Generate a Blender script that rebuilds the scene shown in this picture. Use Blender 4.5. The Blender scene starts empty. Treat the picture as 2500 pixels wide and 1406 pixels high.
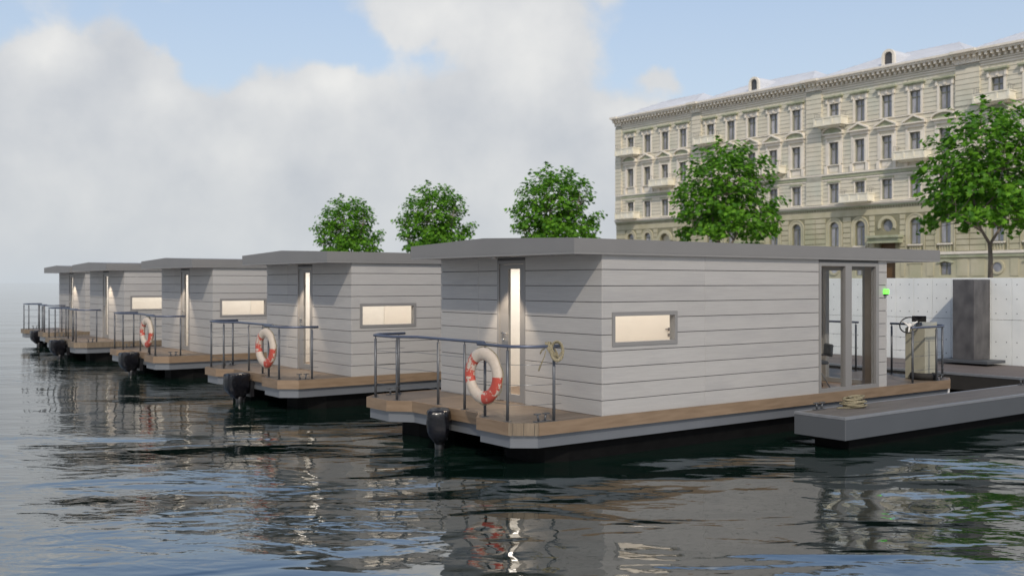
import bpy, bmesh, math, random
from mathutils import Vector, Matrix
PI=math.pi; R=math.radians
random.seed(7)
S=bpy.context.scene
C=S.collection

# ------------------------------------------------------------------ camera
cam_d=bpy.data.cameras.new('camera'); cam=bpy.data.objects.new('camera',cam_d); C.objects.link(cam)
cam.location=(0,0,2.45); cam.rotation_euler=(R(90),0,R(-36.783))
cam_d.sensor_width=36; cam_d.lens=35.58; cam_d.shift_y=-0.00502
cam_d.clip_start=0.1; cam_d.clip_end=20000
cam_d.dof.use_dof=True; cam_d.dof.focus_distance=14.5; cam_d.dof.aperture_fstop=1.7
S.camera=cam
# ------------------------------------------------------------------ view
S.view_settings.view_transform='Standard'; S.view_settings.look='None'
S.view_settings.gamma=1; S.view_settings.exposure=0.10
S.view_settings.use_curve_mapping=False
S.render.resolution_x=1024; S.render.resolution_y=575
# ------------------------------------------------------------------ world
SUN=Vector((-0.4245,-0.636,0.644)).normalized()
sun_el=math.asin(SUN.z); sun_az=math.atan2(SUN.x,SUN.y)
W=bpy.data.worlds.new('World'); S.world=W; W.use_nodes=True
nt=W.node_tree; N=nt.nodes; L=nt.links; N.clear()
def wn(t,**k):
    n=N.new(t)
    for a,b in k.items(): setattr(n,a,b)
    return n
def wm(op,a,b=None,c=None,clamp=False):
    n=N.new('ShaderNodeMath'); n.operation=op; n.use_clamp=clamp
    for i,x in enumerate((a,b,c)):
        if x is None: continue
        if isinstance(x,(int,float)): n.inputs[i].default_value=x
        else: L.new(x,n.inputs[i])
    return n.outputs[0]
sky=wn('ShaderNodeTexSky',sky_type='NISHITA'); sky.sun_disc=False
sky.sun_elevation=sun_el; sky.sun_rotation=sun_az; sky.air_density=1.0; sky.dust_density=1.2; sky.ozone_density=1.8
tc=wn('ShaderNodeTexCoord')
sep=wn('ShaderNodeSeparateXYZ'); L.new(tc.outputs['Generated'],sep.inputs[0])
dx,dy,dz=sep.outputs
az=wm('ARCTAN2',dx,dy)          # compass angle from +Y towards +X
hyp=wm('SQRT',wm('ADD',wm('MULTIPLY',dx,dx),wm('MULTIPLY',dy,dy)))
el=wm('ARCTAN2',dz,hyp)
nz=wn('ShaderNodeTexNoise'); nz.inputs['Scale'].default_value=3.2; nz.inputs['Detail'].default_value=6; nz.inputs['Roughness'].default_value=.55
nz2=wn('ShaderNodeTexNoise'); nz2.inputs['Scale'].default_value=7.0; nz2.inputs['Detail'].default_value=8; nz2.inputs['Roughness'].default_value=.52
L.new(tc.outputs['Generated'],nz.inputs[0]); L.new(tc.outputs['Generated'],nz2.inputs[0])
nz3=wn('ShaderNodeTexNoise'); nz3.inputs['Scale'].default_value=2.2; nz3.inputs['Detail'].default_value=3; nz3.inputs['Distortion'].default_value=.5
mp3=wn('ShaderNodeMapping'); mp3.inputs['Location'].default_value=(3.1,1.7,.4); L.new(tc.outputs['Generated'],mp3.inputs[0]); L.new(mp3.outputs[0],nz3.inputs[0])
n1=nz.outputs[0]; n2=nz2.outputs[0]; n3=nz3.outputs[0]
wc=wn('ShaderNodeTexNoise'); wc.inputs['Scale'].default_value=9; wc.inputs['Detail'].default_value=5; L.new(tc.outputs['Generated'],wc.inputs[0])
ws=wn('ShaderNodeSeparateColor'); L.new(wc.outputs['Color'],ws.inputs[0])
azw=wm('ADD',az,wm('MULTIPLY',wm('SUBTRACT',ws.outputs[0],.5),.16)); elw=wm('ADD',el,wm('MULTIPLY',wm('SUBTRACT',ws.outputs[1],.5),.11))
# (azimuth deg, elevation deg, radius az, radius el, weight) : the cloud banks
F=2470.8
def blob(px,py,rx,ry,w):
    a=36.783+math.degrees(math.atan((px-1250)/F)); e=math.degrees(math.atan((690-py)/math.hypot(F,px-1250)))
    ra=rx/F*57.3; re=ry/F*57.3
    p=wm('DIVIDE',wm('SUBTRACT',azw,R(a)),R(ra)); q=wm('DIVIDE',wm('SUBTRACT',elw,R(e)),R(re))
    s=wm('ADD',wm('MULTIPLY',p,p),wm('MULTIPLY',q,q))
    return wm('MULTIPLY',wm('POWER',2.718,wm('MULTIPLY',s,-1.0)),w)
tot=None
for b in [(130,130,120,90,.8),(130,300,270,170,.9),(330,110,75,70,.7),(390,260,130,120,.8),(700,270,120,90,.6),(820,200,90,70,.6),(640,430,340,120,.6),(200,480,400,120,.4),
          (1250,50,180,150,1.1),(1120,30,150,60,.8),(1290,200,130,120,.9),(1100,340,330,140,.8),(1500,300,110,75,.9),(1600,185,45,28,.7),(1000,540,900,110,.6),
          (540,190,90,110,-.75),(620,50,230,90,-.75),(890,110,130,70,-.6),(2000,80,560,190,-.9),(30,40,160,60,-.7)]:
    o=blob(*b); tot=o if tot is None else wm('ADD',tot,o)
lit=None
for b in [(130,110,90,60,.30),(420,230,90,60,.15),(290,300,110,80,.10),(660,230,60,60,.18),(800,180,80,50,.15),(1200,60,170,90,.22),(1320,180,90,90,.15),(1500,280,100,50,.2),(620,380,120,60,.12),(30,300,60,120,.1)]:
    o=blob(*b); lit=o if lit is None else wm('ADD',lit,o)
low=wm('MULTIPLY',wm('POWER',2.718,wm('MULTIPLY',wm('MULTIPLY',el,el),-1/(.14*.14))),.55)
dens=wm('ADD',wm('ADD',wm('ADD',tot,low),wm('MULTIPLY',wm('SUBTRACT',n1,.415),2.6)),wm('MULTIPLY',wm('SUBTRACT',n2,.5),2.3))
mask=wn('ShaderNodeMapRange',interpolation_type='SMOOTHSTEP'); L.new(dens,mask.inputs[0])
mask.inputs[1].default_value=.16; mask.inputs[2].default_value=.70
# brightness inside clouds: lit billows, greyer bellies
sh=wn('ShaderNodeMapRange'); L.new(wm('ADD',wm('ADD',wm('MULTIPLY',n2,1.0),wm('MULTIPLY',n3,.7)),lit),sh.inputs[0])
sh.inputs[1].default_value=.66; sh.inputs[2].default_value=1.12
ccol=wn('ShaderNodeMix',data_type='RGBA'); L.new(sh.outputs[0],ccol.inputs['Factor'])
ccol.inputs['A'].default_value=(.475,.495,.53,1); ccol.inputs['B'].default_value=(.76,.75,.725,1)
skys=wn('ShaderNodeVectorMath',operation='SCALE'); L.new(sky.outputs[0],skys.inputs[0]); skys.inputs['Scale'].default_value=.15
veil=wn('ShaderNodeMix',data_type='RGBA'); L.new(wm('MULTIPLY',wm('POWER',2.718,wm('MULTIPLY',wm('POWER',wm('ABSOLUTE',el),3),-1/.38**3)),.68),veil.inputs['Factor']); L.new(skys.outputs[0],veil.inputs['A']); veil.inputs['B'].default_value=(.49,.535,.585,1)
mix=wn('ShaderNodeMix',data_type='RGBA'); L.new(wm('MULTIPLY',mask.outputs[0],.92),mix.inputs['Factor'])
L.new(veil.outputs['Result'],mix.inputs['A']); L.new(ccol.outputs['Result'],mix.inputs['B'])
# horizon mist
hz=wn('ShaderNodeMix',data_type='RGBA')
L.new(wm('MULTIPLY',wm('POWER',2.718,wm('MULTIPLY',wm('ABSOLUTE',el),-1/.055)),.85),hz.inputs['Factor'])
L.new(mix.outputs['Result'],hz.inputs['A']); hz.inputs['B'].default_value=(.50,.545,.585,1)
bg=wn('ShaderNodeBackground'); L.new(hz.outputs['Result'],bg.inputs[0]); bg.inputs[1].default_value=1.06
out=wn('ShaderNodeOutputWorld'); L.new(bg.outputs[0],out.inputs[0])
# ------------------------------------------------------------------ sun
sd=bpy.data.lights.new('sun','SUN'); sd.energy=2.1; sd.angle=R(.8); sd.color=(1,.90,.76)
so=bpy.data.objects.new('sun',sd); C.objects.link(so)
so.rotation_euler=SUN.to_track_quat('Z','Y').to_euler()

# ------------------------------------------------------------------ materials
def mat(name,col,rough=.6,metal=0,var=.08,scale=6,stretch=(1,1,1),bump=0,bscale=None,spec=.5,col2=None,rand=0,detail=4,space='Object',stain=None,coat=0,ior=1.5):
    m=bpy.data.materials.new(name); m.use_nodes=True; t=m.node_tree; n=t.nodes; l=t.links
    b=n['Principled BSDF']; b.inputs['Roughness'].default_value=rough; b.inputs['Metallic'].default_value=metal
    b.inputs['Specular IOR Level'].default_value=spec; b.inputs['Coat Weight'].default_value=coat; b.inputs['IOR'].default_value=ior
    c=n.new('ShaderNodeTexCoord'); mp=n.new('ShaderNodeMapping'); mp.inputs['Scale'].default_value=stretch
    src=c.outputs['Object']
    if space=='World':
        g=n.new('ShaderNodeNewGeometry'); src=g.outputs['Position']
    oi=n.new('ShaderNodeObjectInfo')
    if rand:
        add=n.new('ShaderNodeVectorMath'); add.operation='ADD'
        mul=n.new('ShaderNodeMath'); mul.operation='MULTIPLY'; mul.inputs[1].default_value=37
        l.new(oi.outputs['Random'],mul.inputs[0]); l.new(src,add.inputs[0]); l.new(mul.outputs[0],add.inputs[1]); src=add.outputs[0]
    l.new(src,mp.inputs[0])
    ns=n.new('ShaderNodeTexNoise'); ns.inputs['Scale'].default_value=scale; ns.inputs['Detail'].default_value=detail; l.new(mp.outputs[0],ns.inputs[0])
    mx=n.new('ShaderNodeMix'); mx.data_type='RGBA'
    mr=n.new('ShaderNodeMapRange'); l.new(ns.outputs[0],mr.inputs[0]); mr.inputs[1].default_value=.3; mr.inputs[2].default_value=.7
    l.new(mr.outputs[0],mx.inputs['Factor'])
    if col2 is None: a=[x*(1-var) for x in col]; z=[min(1,x*(1+var)) for x in col]
    else: a,z=col,col2
    mx.inputs['A'].default_value=(*a,1); mx.inputs['B'].default_value=(*z,1)
    res=mx.outputs['Result']
    if rand:
        hs=n.new('ShaderNodeHueSaturation'); r2=n.new('ShaderNodeMapRange'); l.new(oi.outputs['Random'],r2.inputs[0])
        r2.inputs[3].default_value=1-rand; r2.inputs[4].default_value=1+rand
        l.new(r2.outputs[0],hs.inputs['Value']); l.new(res,hs.inputs['Color']); res=hs.outputs[0]
    if stain:
        s2=n.new('ShaderNodeTexNoise'); s2.inputs['Scale'].default_value=stain[1]; s2.inputs['Detail'].default_value=5
        m2=n.new('ShaderNodeMapping'); m2.inputs['Scale'].default_value=stain[4] if len(stain)>4 else (1,1,.35); l.new(src,m2.inputs[0]); l.new(m2.outputs[0],s2.inputs[0])
        r3=n.new('ShaderNodeMapRange'); l.new(s2.outputs[0],r3.inputs[0]); r3.inputs[1].default_value=stain[2]; r3.inputs[2].default_value=stain[2]+.2; r3.inputs[4].default_value=stain[3]
        m3=n.new('ShaderNodeMix'); m3.data_type='RGBA'; l.new(r3.outputs[0],m3.inputs['Factor']); l.new(res,m3.inputs['A']); m3.inputs['B'].default_value=(*stain[0],1); res=m3.outputs['Result']
    l.new(res,b.inputs['Base Color'])
    if bump:
        bs=n.new('ShaderNodeTexNoise'); bs.inputs['Scale'].default_value=bscale or scale*3; bs.inputs['Detail'].default_value=5; l.new(mp.outputs[0],bs.inputs[0])
        bp=n.new('ShaderNodeBump'); bp.inputs['Distance'].default_value=bump; bp.inputs['Strength'].default_value=1; l.new(bs.outputs[0],bp.inputs['Height']); l.new(bp.outputs[0],b.inputs['Normal'])
    return m
def emis(name,col,s):
    m=bpy.data.materials.new(name); m.use_nodes=True; b=m.node_tree.nodes['Principled BSDF']
    b.inputs['Base Color'].default_value=(*col,1); b.inputs['Emission Color'].default_value=(*col,1); b.inputs['Emission Strength'].default_value=s; return m
def glass(name,tint=(.965,.975,.975),rough=0.0,fac=1.0):
    m=bpy.data.materials.new(name); m.use_nodes=True; t=m.node_tree; n=t.nodes; l=t.links; n.clear()
    tr=n.new('ShaderNodeBsdfTransparent'); tr.inputs[0].default_value=(*tint,1)
    gl=n.new('ShaderNodeBsdfGlossy'); gl.inputs['Roughness'].default_value=rough
    fr=n.new('ShaderNodeFresnel'); gg=n.new('ShaderNodeNewGeometry'); mi=n.new('ShaderNodeMapRange')   # same Fresnel curve on either side of the pane
    mi.inputs[3].default_value=1.45; mi.inputs[4].default_value=1/1.45; l.new(gg.outputs['Backfacing'],mi.inputs[0]); l.new(mi.outputs[0],fr.inputs[0])
    mx=n.new('ShaderNodeMixShader'); mu=n.new('ShaderNodeMath'); mu.operation='MULTIPLY'; mu.inputs[1].default_value=fac
    l.new(fr.outputs[0],mu.inputs[0]); l.new(mu.outputs[0],mx.inputs[0]); l.new(tr.outputs[0],mx.inputs[1]); l.new(gl.outputs[0],mx.inputs[2])
    o=n.new('ShaderNodeOutputMaterial'); l.new(mx.outputs[0],o.inputs[0]); return m
M={}
M['siding']=mat('siding',(.372,.358,.340),.62,var=.05,scale=2.0,stretch=(1.2,1.2,30),bump=.0022,bscale=4,rand=.035,stain=((.30,.29,.285),1.6,.52,.45,(.5,.5,2.2)))
M['core']=mat('joint_core',(.12,.118,.115),.85)
M['roof']=mat('roof_metal',(.185,.180,.174),.5,var=.03,scale=1.5,spec=.4)
M['frame']=mat('taupe_frame',(.215,.208,.2),.42,var=.03,scale=2)
M['wood']=mat('fascia_wood',(.175,.118,.071),.55,col2=(.235,.165,.105),scale=2.0,stretch=(1.2,1.2,9),bump=.0008,bscale=6,rand=.06)
M['wood_v']=mat('weathered_wood',(.14,.105,.07),.6,col2=(.20,.155,.105),scale=3.0,stretch=(9,9,1),bump=.0008,rand=.12)
M['deck']=mat('deck_wood',(.105,.079,.056),.5,col2=(.16,.124,.092),scale=2.2,stretch=(.8,14,14),bump=.0012,bscale=5,rand=.12)
M['beam']=mat('hull_beam',(.15,.16,.175),.35,var=.05,scale=1.6,metal=.2)
M['pontoon']=mat('pontoon_black',(.006,.006,.006),.6,var=.2,spec=.05)
M['steel']=mat('rail_steel',(.105,.11,.118),.42,metal=.35,var=.06)
M['rail']=mat('rail_top',(.10,.115,.16),.35,metal=.4,var=.06)
M['cable']=mat('cable_steel',(.2,.21,.22),.3,metal=.9)
M['chrome']=mat('chrome',(.6,.58,.55),.15,metal=1,var=.02)
M['inner']=mat('interior_plaster',(.84,.82,.78),.8,var=.02)
M['inner_dk']=mat('interior_tan',(.30,.25,.19),.7,var=.08,scale=3,stretch=(1,1,.2))
M['floor_in']=mat('interior_floor',(.20,.13,.08),.35,col2=(.27,.18,.12),scale=3,stretch=(1,10,1))
M['door_in']=mat('interior_door',(.82,.78,.72),.5,var=.01)
M['glass']=glass('window_glass',(.985,.99,.99),fac=.4)
M['plastic']=mat('motor_cover',(.006,.006,.008),.22,var=.1,bump=.02,bscale=11,scale=3,coat=.15,spec=.35)
M['motor']=mat('motor_leg',(.015,.015,.017),.3,bump=.004,bscale=20)
M['rope']=mat('rope',(.17,.145,.09),.9,col2=(.31,.27,.175),scale=60,bump=.004,bscale=90)
M['console']=mat('console_beige',(.36,.345,.27),.45,var=.03)
M['black']=mat('black_plastic',(.015,.015,.016),.35)
M['rubber']=mat('tyre_rubber',(.018,.016,.014),.8)
M['whitep']=mat('white_plastic',(.75,.73,.70),.35,var=.02)
M['screen']=mat('dark_screen',(.01,.01,.012),.08)
M['fabric']=mat('chair_fabric',(.03,.036,.045),.8)
M['green']=emis('green_light',(.16,1.0,.08),1.3)
M['conc']=mat('concrete',(.71,.725,.70),.85,col2=(.82,.83,.80),scale=1.6,detail=7,bump=.0025,bscale=14,space='World',stain=((.64,.67,.67),.9,.54,.5,(1,1,.5)))
M['conc_gap']=mat('concrete_joint',(.25,.26,.26),.9)
M['hole']=mat('tie_hole',(.07,.07,.07),.9)
M['pillar']=mat('dark_pillar',(.055,.053,.055),.7,col2=(.12,.115,.115),scale=3.5,stretch=(1,1,.7),detail=7,bump=.002)
M['dock']=mat('dock_grey',(.078,.085,.093),.5,var=.05,scale=1.2,metal=.1)
M['walkside']=mat('walkway_side',(.03,.028,.026),.8,var=.1,spec=.2)
M['docktrim']=mat('dock_trim',(.24,.25,.265),.4,metal=.35)
M['dockwood']=mat('dock_planks',(.092,.080,.068),.65,col2=(.142,.126,.110),scale=2,stretch=(.8,14,14),bump=.001,rand=.1)
M['walkwood']=mat('walk_planks',(.10,.08,.07),.65,col2=(.15,.125,.112),scale=2,stretch=(14,.8,14),bump=.001,rand=.08)
M['stone']=mat('facade_stone',(.63,.575,.45),.85,col2=(.71,.655,.53),scale=.8,detail=7,space='World',stain=((.50,.53,.44),.35,.50,.6,(1,1,.6)))
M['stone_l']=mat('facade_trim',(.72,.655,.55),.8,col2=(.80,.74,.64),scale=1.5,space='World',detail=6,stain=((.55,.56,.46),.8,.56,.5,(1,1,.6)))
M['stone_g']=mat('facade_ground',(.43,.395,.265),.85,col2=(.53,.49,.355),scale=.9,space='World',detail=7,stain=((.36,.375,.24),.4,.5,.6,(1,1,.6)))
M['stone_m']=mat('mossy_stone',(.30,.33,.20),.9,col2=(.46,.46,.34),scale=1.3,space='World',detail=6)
M['joint']=mat('stone_joint',(.37,.36,.295),.9,var=.12,scale=1,space='World')
M['joint_g']=mat('ground_joint',(.25,.235,.15),.9,var=.12,scale=1,space='World')
M['bal']=mat('balcony_stone',(.76,.70,.54),.85,col2=(.84,.80,.68),scale=2,space='World')
M['bwin']=mat('sash_frame',(.17,.17,.12),.6)
M['bglass']=mat('sash_glass',(.22,.225,.25),.10,col2=(.42,.42,.455),scale=1.2,stretch=(1,1.5,.6),rand=.2,spec=.8)
M['dkglass']=mat('dormer_glass',(.06,.06,.065),.2)
M['croof']=mat('zinc_roof',(.62,.625,.64),.5,var=.06,scale=.5,space='World',bump=.01,bscale=3)
M['oak']=mat('oak_door',(.12,.065,.025),.5)
M['iron']=mat('iron_rail',(.12,.11,.11),.6)
M['bark']=mat('bark',(.14,.115,.09),.9,col2=(.24,.20,.16),scale=3,stretch=(1,1,.3),bump=.02,bscale=6)
M['paving']=mat('street_paving',(.22,.21,.2),.9,var=.15,scale=.6)
def leafmat():
    m=bpy.data.materials.new('maple_leaf'); m.use_nodes=True; t=m.node_tree; n=t.nodes; l=t.links; n.clear()
    g=n.new('ShaderNodeNewGeometry'); cr=n.new('ShaderNodeMix'); cr.data_type='RGBA'
    l.new(g.outputs['Random Per Island'],cr.inputs['Factor'])
    cr.inputs['A'].default_value=(.042,.145,.008,1); cr.inputs['B'].default_value=(.18,.40,.028,1)
    d=n.new('ShaderNodeBsdfPrincipled'); d.inputs['Roughness'].default_value=.5; d.inputs['Specular IOR Level'].default_value=.25
    tr=n.new('ShaderNodeBsdfTranslucent'); mx=n.new('ShaderNodeMixShader'); mx.inputs[0].default_value=.38
    l.new(cr.outputs['Result'],d.inputs['Base Color']); l.new(cr.outputs['Result'],tr.inputs[0])
    l.new(d.outputs[0],mx.inputs[1]); l.new(tr.outputs[0],mx.inputs[2])
    o=n.new('ShaderNodeOutputMaterial'); l.new(mx.outputs[0],o.inputs[0]); return m
M['leaf']=leafmat()
def watermat():
    m=bpy.data.materials.new('river_water'); m.use_nodes=True; t=m.node_tree; n=t.nodes; l=t.links
    b=n['Principled BSDF']; b.inputs['Base Color'].default_value=(.004,.013,.009,1); b.inputs['Roughness'].default_value=.015; b.inputs['IOR'].default_value=4.4
    g=n.new('ShaderNodeNewGeometry')
    def ns(scale,det,ro,stretch,rot=0,dist=0,off=0):
        mp=n.new('ShaderNodeMapping'); mp.vector_type='TEXTURE'; mp.inputs['Scale'].default_value=(stretch,1,1); mp.inputs['Rotation'].default_value=(0,0,R(rot)); mp.inputs['Location'].default_value=(off,off*.7,0); l.new(g.outputs['Position'],mp.inputs[0])
        x=n.new('ShaderNodeTexNoise'); x.inputs['Scale'].default_value=scale; x.inputs['Detail'].default_value=det; x.inputs['Roughness'].default_value=ro; x.inputs['Distortion'].default_value=dist
        l.new(mp.outputs[0],x.inputs[0]); return x.outputs[0]
    def mm(op,a,b_):
        x=n.new('ShaderNodeMath'); x.operation=op
        for i,q in enumerate((a,b_)):
            if isinstance(q,(int,float)): x.inputs[i].default_value=q
            else: l.new(q,x.inputs[i])
        return x.outputs[0]
    swell=ns(.30,1.5,.4,2.0,-38,.5)
    big=ns(.85,2,.45,1.9,-30,.8,5)
    mid=ns(2.6,2,.5,1.9,-48,.6,9)
    sm=ns(9,2,.5,1.6,-25,.5,3)
    patch=n.new('ShaderNodeMapRange'); patch.interpolation_type='SMOOTHSTEP'
    l.new(ns(.2,2,.5,2.2,-35,.6,21),patch.inputs[0]); patch.inputs[1].default_value=.40; patch.inputs[2].default_value=.62; patch.inputs[3].default_value=.32; patch.inputs[4].default_value=1.0
    sp_=n.new('ShaderNodeSeparateXYZ'); l.new(g.outputs['Position'],sp_.inputs[0])
    calm=n.new('ShaderNodeMapRange'); calm.interpolation_type='SMOOTHSTEP'; l.new(sp_.outputs[1],calm.inputs[0])     # sheltered, calmer water further along the row
    calm.inputs[1].default_value=6; calm.inputs[2].default_value=24; calm.inputs[3].default_value=1.0; calm.inputs[4].default_value=.22
    h=mm('ADD',mm('MULTIPLY',calm.outputs[0],mm('ADD',mm('MULTIPLY',swell,.34),mm('MULTIPLY',big,.075))),mm('MULTIPLY',mm('ADD',mm('MULTIPLY',mid,.023),mm('MULTIPLY',sm,.0040)),patch.outputs[0]))
    bp=n.new('ShaderNodeBump'); bp.inputs['Strength'].default_value=1; bp.inputs['Distance'].default_value=1; l.new(h,bp.inputs['Height']); l.new(bp.outputs[0],b.inputs['Normal'])
    return m
M['water']=watermat()
def buoymat():
    m=bpy.data.materials.new('buoy_paint'); m.use_nodes=True; t=m.node_tree; n=t.nodes; l=t.links; b=n['Principled BSDF']; b.inputs['Roughness'].default_value=.6
    c=n.new('ShaderNodeTexCoord'); s=n.new('ShaderNodeSeparateXYZ'); l.new(c.outputs['Object'],s.inputs[0])
    def mm(op,a,b_=None):
        x=n.new('ShaderNodeMath'); x.operation=op
        for i,q in enumerate((a,b_)):
            if q is None: continue
            if isinstance(q,(int,float)): x.inputs[i].default_value=q
            else: l.new(q,x.inputs[i])
        return x.outputs[0]
    a=mm('ARCTAN2',s.outputs[2],s.outputs[1])
    def nz(sc,d=6):
        x=n.new('ShaderNodeTexNoise'); x.inputs['Scale'].default_value=sc; x.inputs['Detail'].default_value=d; x.inputs['Roughness'].default_value=.65; l.new(c.outputs['Object'],x.inputs[0]); return x.outputs[0]
    big=nz(7); fine=nz(22)
    aw=mm('ADD',a,mm('MULTIPLY',mm('SUBTRACT',fine,.5),.08))
    def sector(c0,hw):  # 1 inside
        d=mm('ABSOLUTE',mm('SUBTRACT',aw,c0)); return mm('LESS_THAN',d,hw)
    red=mm('MAXIMUM',sector(.30,.66),sector(-2.40,.78))     # object +Y is seen to the left in the picture
    flake=mm('GREATER_THAN',mm('ADD',mm('MULTIPLY',big,.7),mm('MULTIPLY',fine,.45)),.615)
    redm=mm('MULTIPLY',red,mm('SUBTRACT',1,flake))
    fl2=mm('GREATER_THAN',mm('ADD',mm('MULTIPLY',big,.5),mm('MULTIPLY',nz(40),.6)),.69)
    redm=mm('MAXIMUM',redm,mm('MULTIPLY',mm('MULTIPLY',fl2,.75),1))
    w=n.new('ShaderNodeMix'); w.data_type='RGBA'; l.new(nz(9),w.inputs['Factor']); w.inputs['A'].default_value=(.36,.29,.22,1); w.inputs['B'].default_value=(.60,.53,.45,1)
    x=n.new('ShaderNodeMix'); x.data_type='RGBA'; l.new(redm,x.inputs['Factor']); l.new(w.outputs['Result'],x.inputs['A']); x.inputs['B'].default_value=(.42,.062,.04,1)
    l.new(x.outputs['Result'],b.inputs['Base Color'])
    bp=n.new('ShaderNodeBump'); bp.inputs['Distance'].default_value=.006; l.new(big,bp.inputs['Height']); l.new(bp.outputs[0],b.inputs['Normal']); return m
M['buoy']=buoymat()

# ------------------------------------------------------------------ helpers
def obj(name,bm_or_me,mats,parent=None,loc=(0,0,0),rot=(0,0,0),smooth=False,bev=0):
    if isinstance(bm_or_me,bmesh.types.BMesh):
        bm=bm_or_me
        if bev: bmesh.ops.bevel(bm,geom=bm.edges[:],offset=bev,segments=1,affect='EDGES')
        me=bpy.data.meshes.new(name); bm.to_mesh(me); bm.free()
        if not isinstance(mats,(list,tuple)): mats=[mats]
        for m in mats: me.materials.append(M[m])
        if smooth:
            for p in me.polygons: p.use_smooth=True
    else: me=bm_or_me
    o=bpy.data.objects.new(name,me); C.objects.link(o); o.location=loc; o.rotation_euler=rot
    if parent: o.parent=parent
    return o
def empty(name,loc=(0,0,0),parent=None,rz=0):
    o=bpy.data.objects.new(name,None); C.objects.link(o); o.location=loc; o.rotation_euler=(0,0,rz); o.empty_display_size=.3
    if parent: o.parent=parent
    return o
def tag(o,label=None,cat=None,group=None,kind=None):
    if label: o['label']=label
    if cat: o['category']=cat
    if group: o['group']=group
    if kind: o['kind']=kind
    return o
def box(bm,x0,x1,y0,y1,z0,z1,mi=0):
    if x0>x1:x0,x1=x1,x0
    if y0>y1:y0,y1=y1,y0
    if z0>z1:z0,z1=z1,z0
    v=[bm.verts.new((x,y,z)) for x in (x0,x1) for y in (y0,y1) for z in (z0,z1)]
    for f in ((0,1,3,2),(4,6,7,5),(0,4,5,1),(2,3,7,6),(0,2,6,4),(1,5,7,3)):
        p=bm.faces.new([v[i] for i in f]); p.material_index=mi
def prism(bm,pts,z0,z1,mi=0):
    # pts (x,y) outline, extruded in z
    a=[bm.verts.new((x,y,z0)) for x,y in pts]; b=[bm.verts.new((x,y,z1)) for x,y in pts]
    n=len(pts)
    fs=[bm.faces.new(a[::-1]),bm.faces.new(b)]+[bm.faces.new((a[i],a[(i+1)%n],b[(i+1)%n],b[i])) for i in range(n)]
    for f in fs: f.material_index=mi
    bmesh.ops.recalc_face_normals(bm,faces=fs)
def prism_yz(bm,pts,x0,x1,mi=0):
    a=[bm.verts.new((x0,y,z)) for y,z in pts]; b=[bm.verts.new((x1,y,z)) for y,z in pts]
    n=len(pts)
    fs=[bm.faces.new(a[::-1]),bm.faces.new(b)]+[bm.faces.new((a[i],a[(i+1)%n],b[(i+1)%n],b[i])) for i in range(n)]
    for f in fs: f.material_index=mi
    bmesh.ops.recalc_face_normals(bm,faces=fs)
def tube(bm,pts,r,seg=8,mi=0,cap=True,closed=False):
    pts=[Vector(p) for p in pts]; rr=r if isinstance(r,(list,tuple)) else [r]*len(pts)
    rings=[]; n=len(pts); prev=None
    for i,p in enumerate(pts):
        if closed: t=(pts[(i+1)%n]-pts[i-1]).normalized()
        elif i==0: t=(pts[1]-p).normalized()
        elif i==n-1: t=(p-pts[-2]).normalized()
        else: t=((pts[i+1]-p).normalized()+(p-pts[i-1]).normalized()).normalized()
        if prev is None:
            up=Vector((0,0,1)) if abs(t.z)<.9 else Vector((1,0,0)); a=t.cross(up).normalized()
        else:
            a=(prev-t*prev.dot(t)).normalized()
        prev=a; b=t.cross(a)
        rings.append([bm.verts.new(p+(a*math.cos(2*PI*k/seg)+b*math.sin(2*PI*k/seg))*rr[i]) for k in range(seg)])
    m=n if closed else n-1
    for i in range(m):
        A=rings[i];B=rings[(i+1)%n]
        for k in range(seg):
            f=bm.faces.new((A[k],A[(k+1)%seg],B[(k+1)%seg],B[k])); f.material_index=mi; f.smooth=True
    if cap and not closed:
        bm.faces.new(rings[0][::-1]).material_index=mi; bm.faces.new(rings[-1]).material_index=mi
def lathe(bm,prof,seg=24,c=(0,0,0),mi=0,axis='z'):
    rings=[]
    for r,z in prof:
        ring=[]
        for k in range(seg):
            a=2*PI*k/seg; x,y=r*math.cos(a),r*math.sin(a)
            p=(c[0]+x,c[1]+y,c[2]+z) if axis=='z' else ((c[0]+z,c[1]+x,c[2]+y) if axis=='x' else (c[0]+x,c[1]+z,c[2]+y))
            ring.append(bm.verts.new(p))
        rings.append(ring)
    fs=[]
    for A,B in zip(rings,rings[1:]):
        for k in range(seg):
            f=bm.faces.new((A[k],A[(k+1)%seg],B[(k+1)%seg],B[k])); f.material_index=mi; f.smooth=True; fs.append(f)
    fs.append(bm.faces.new(rings[0][::-1])); fs.append(bm.faces.new(rings[-1]))
    for f in fs: f.material_index=mi
    bmesh.ops.recalc_face_normals(bm,faces=fs)
def NB(): return bmesh.new()
def copy_tree(o,parent=None):
    c=o.copy(); C.objects.link(c)
    if parent: c.parent=parent
    for ch in o.children: copy_tree(ch,c)
    return c

# ------------------------------------------------------------------ setting: water, quay
bm=NB(); z=0
v=[bm.verts.new(p) for p in ((-6000,-6000,0),(6000,-6000,0),(6000,6000,0),(-6000,6000,0))]; bm.faces.new(v)
tag(obj('water',bm,'water'),kind='structure')
bm=NB(); v=[bm.verts.new(p) for p in ((-6000,-6000,-4),(6000,-6000,-4),(6000,6000,-4),(-6000,6000,-4))]; bm.faces.new(v)
tag(obj('river_bed',bm,'pontoon'),kind='structure')
WU=23.85; QV0=-14; QV1=99; WV1=86
bm=NB(); box(bm,WU+.22,240,QV0,QV1,-3,2.50); tag(obj('quay_ground',bm,'paving'),kind='structure')
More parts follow.
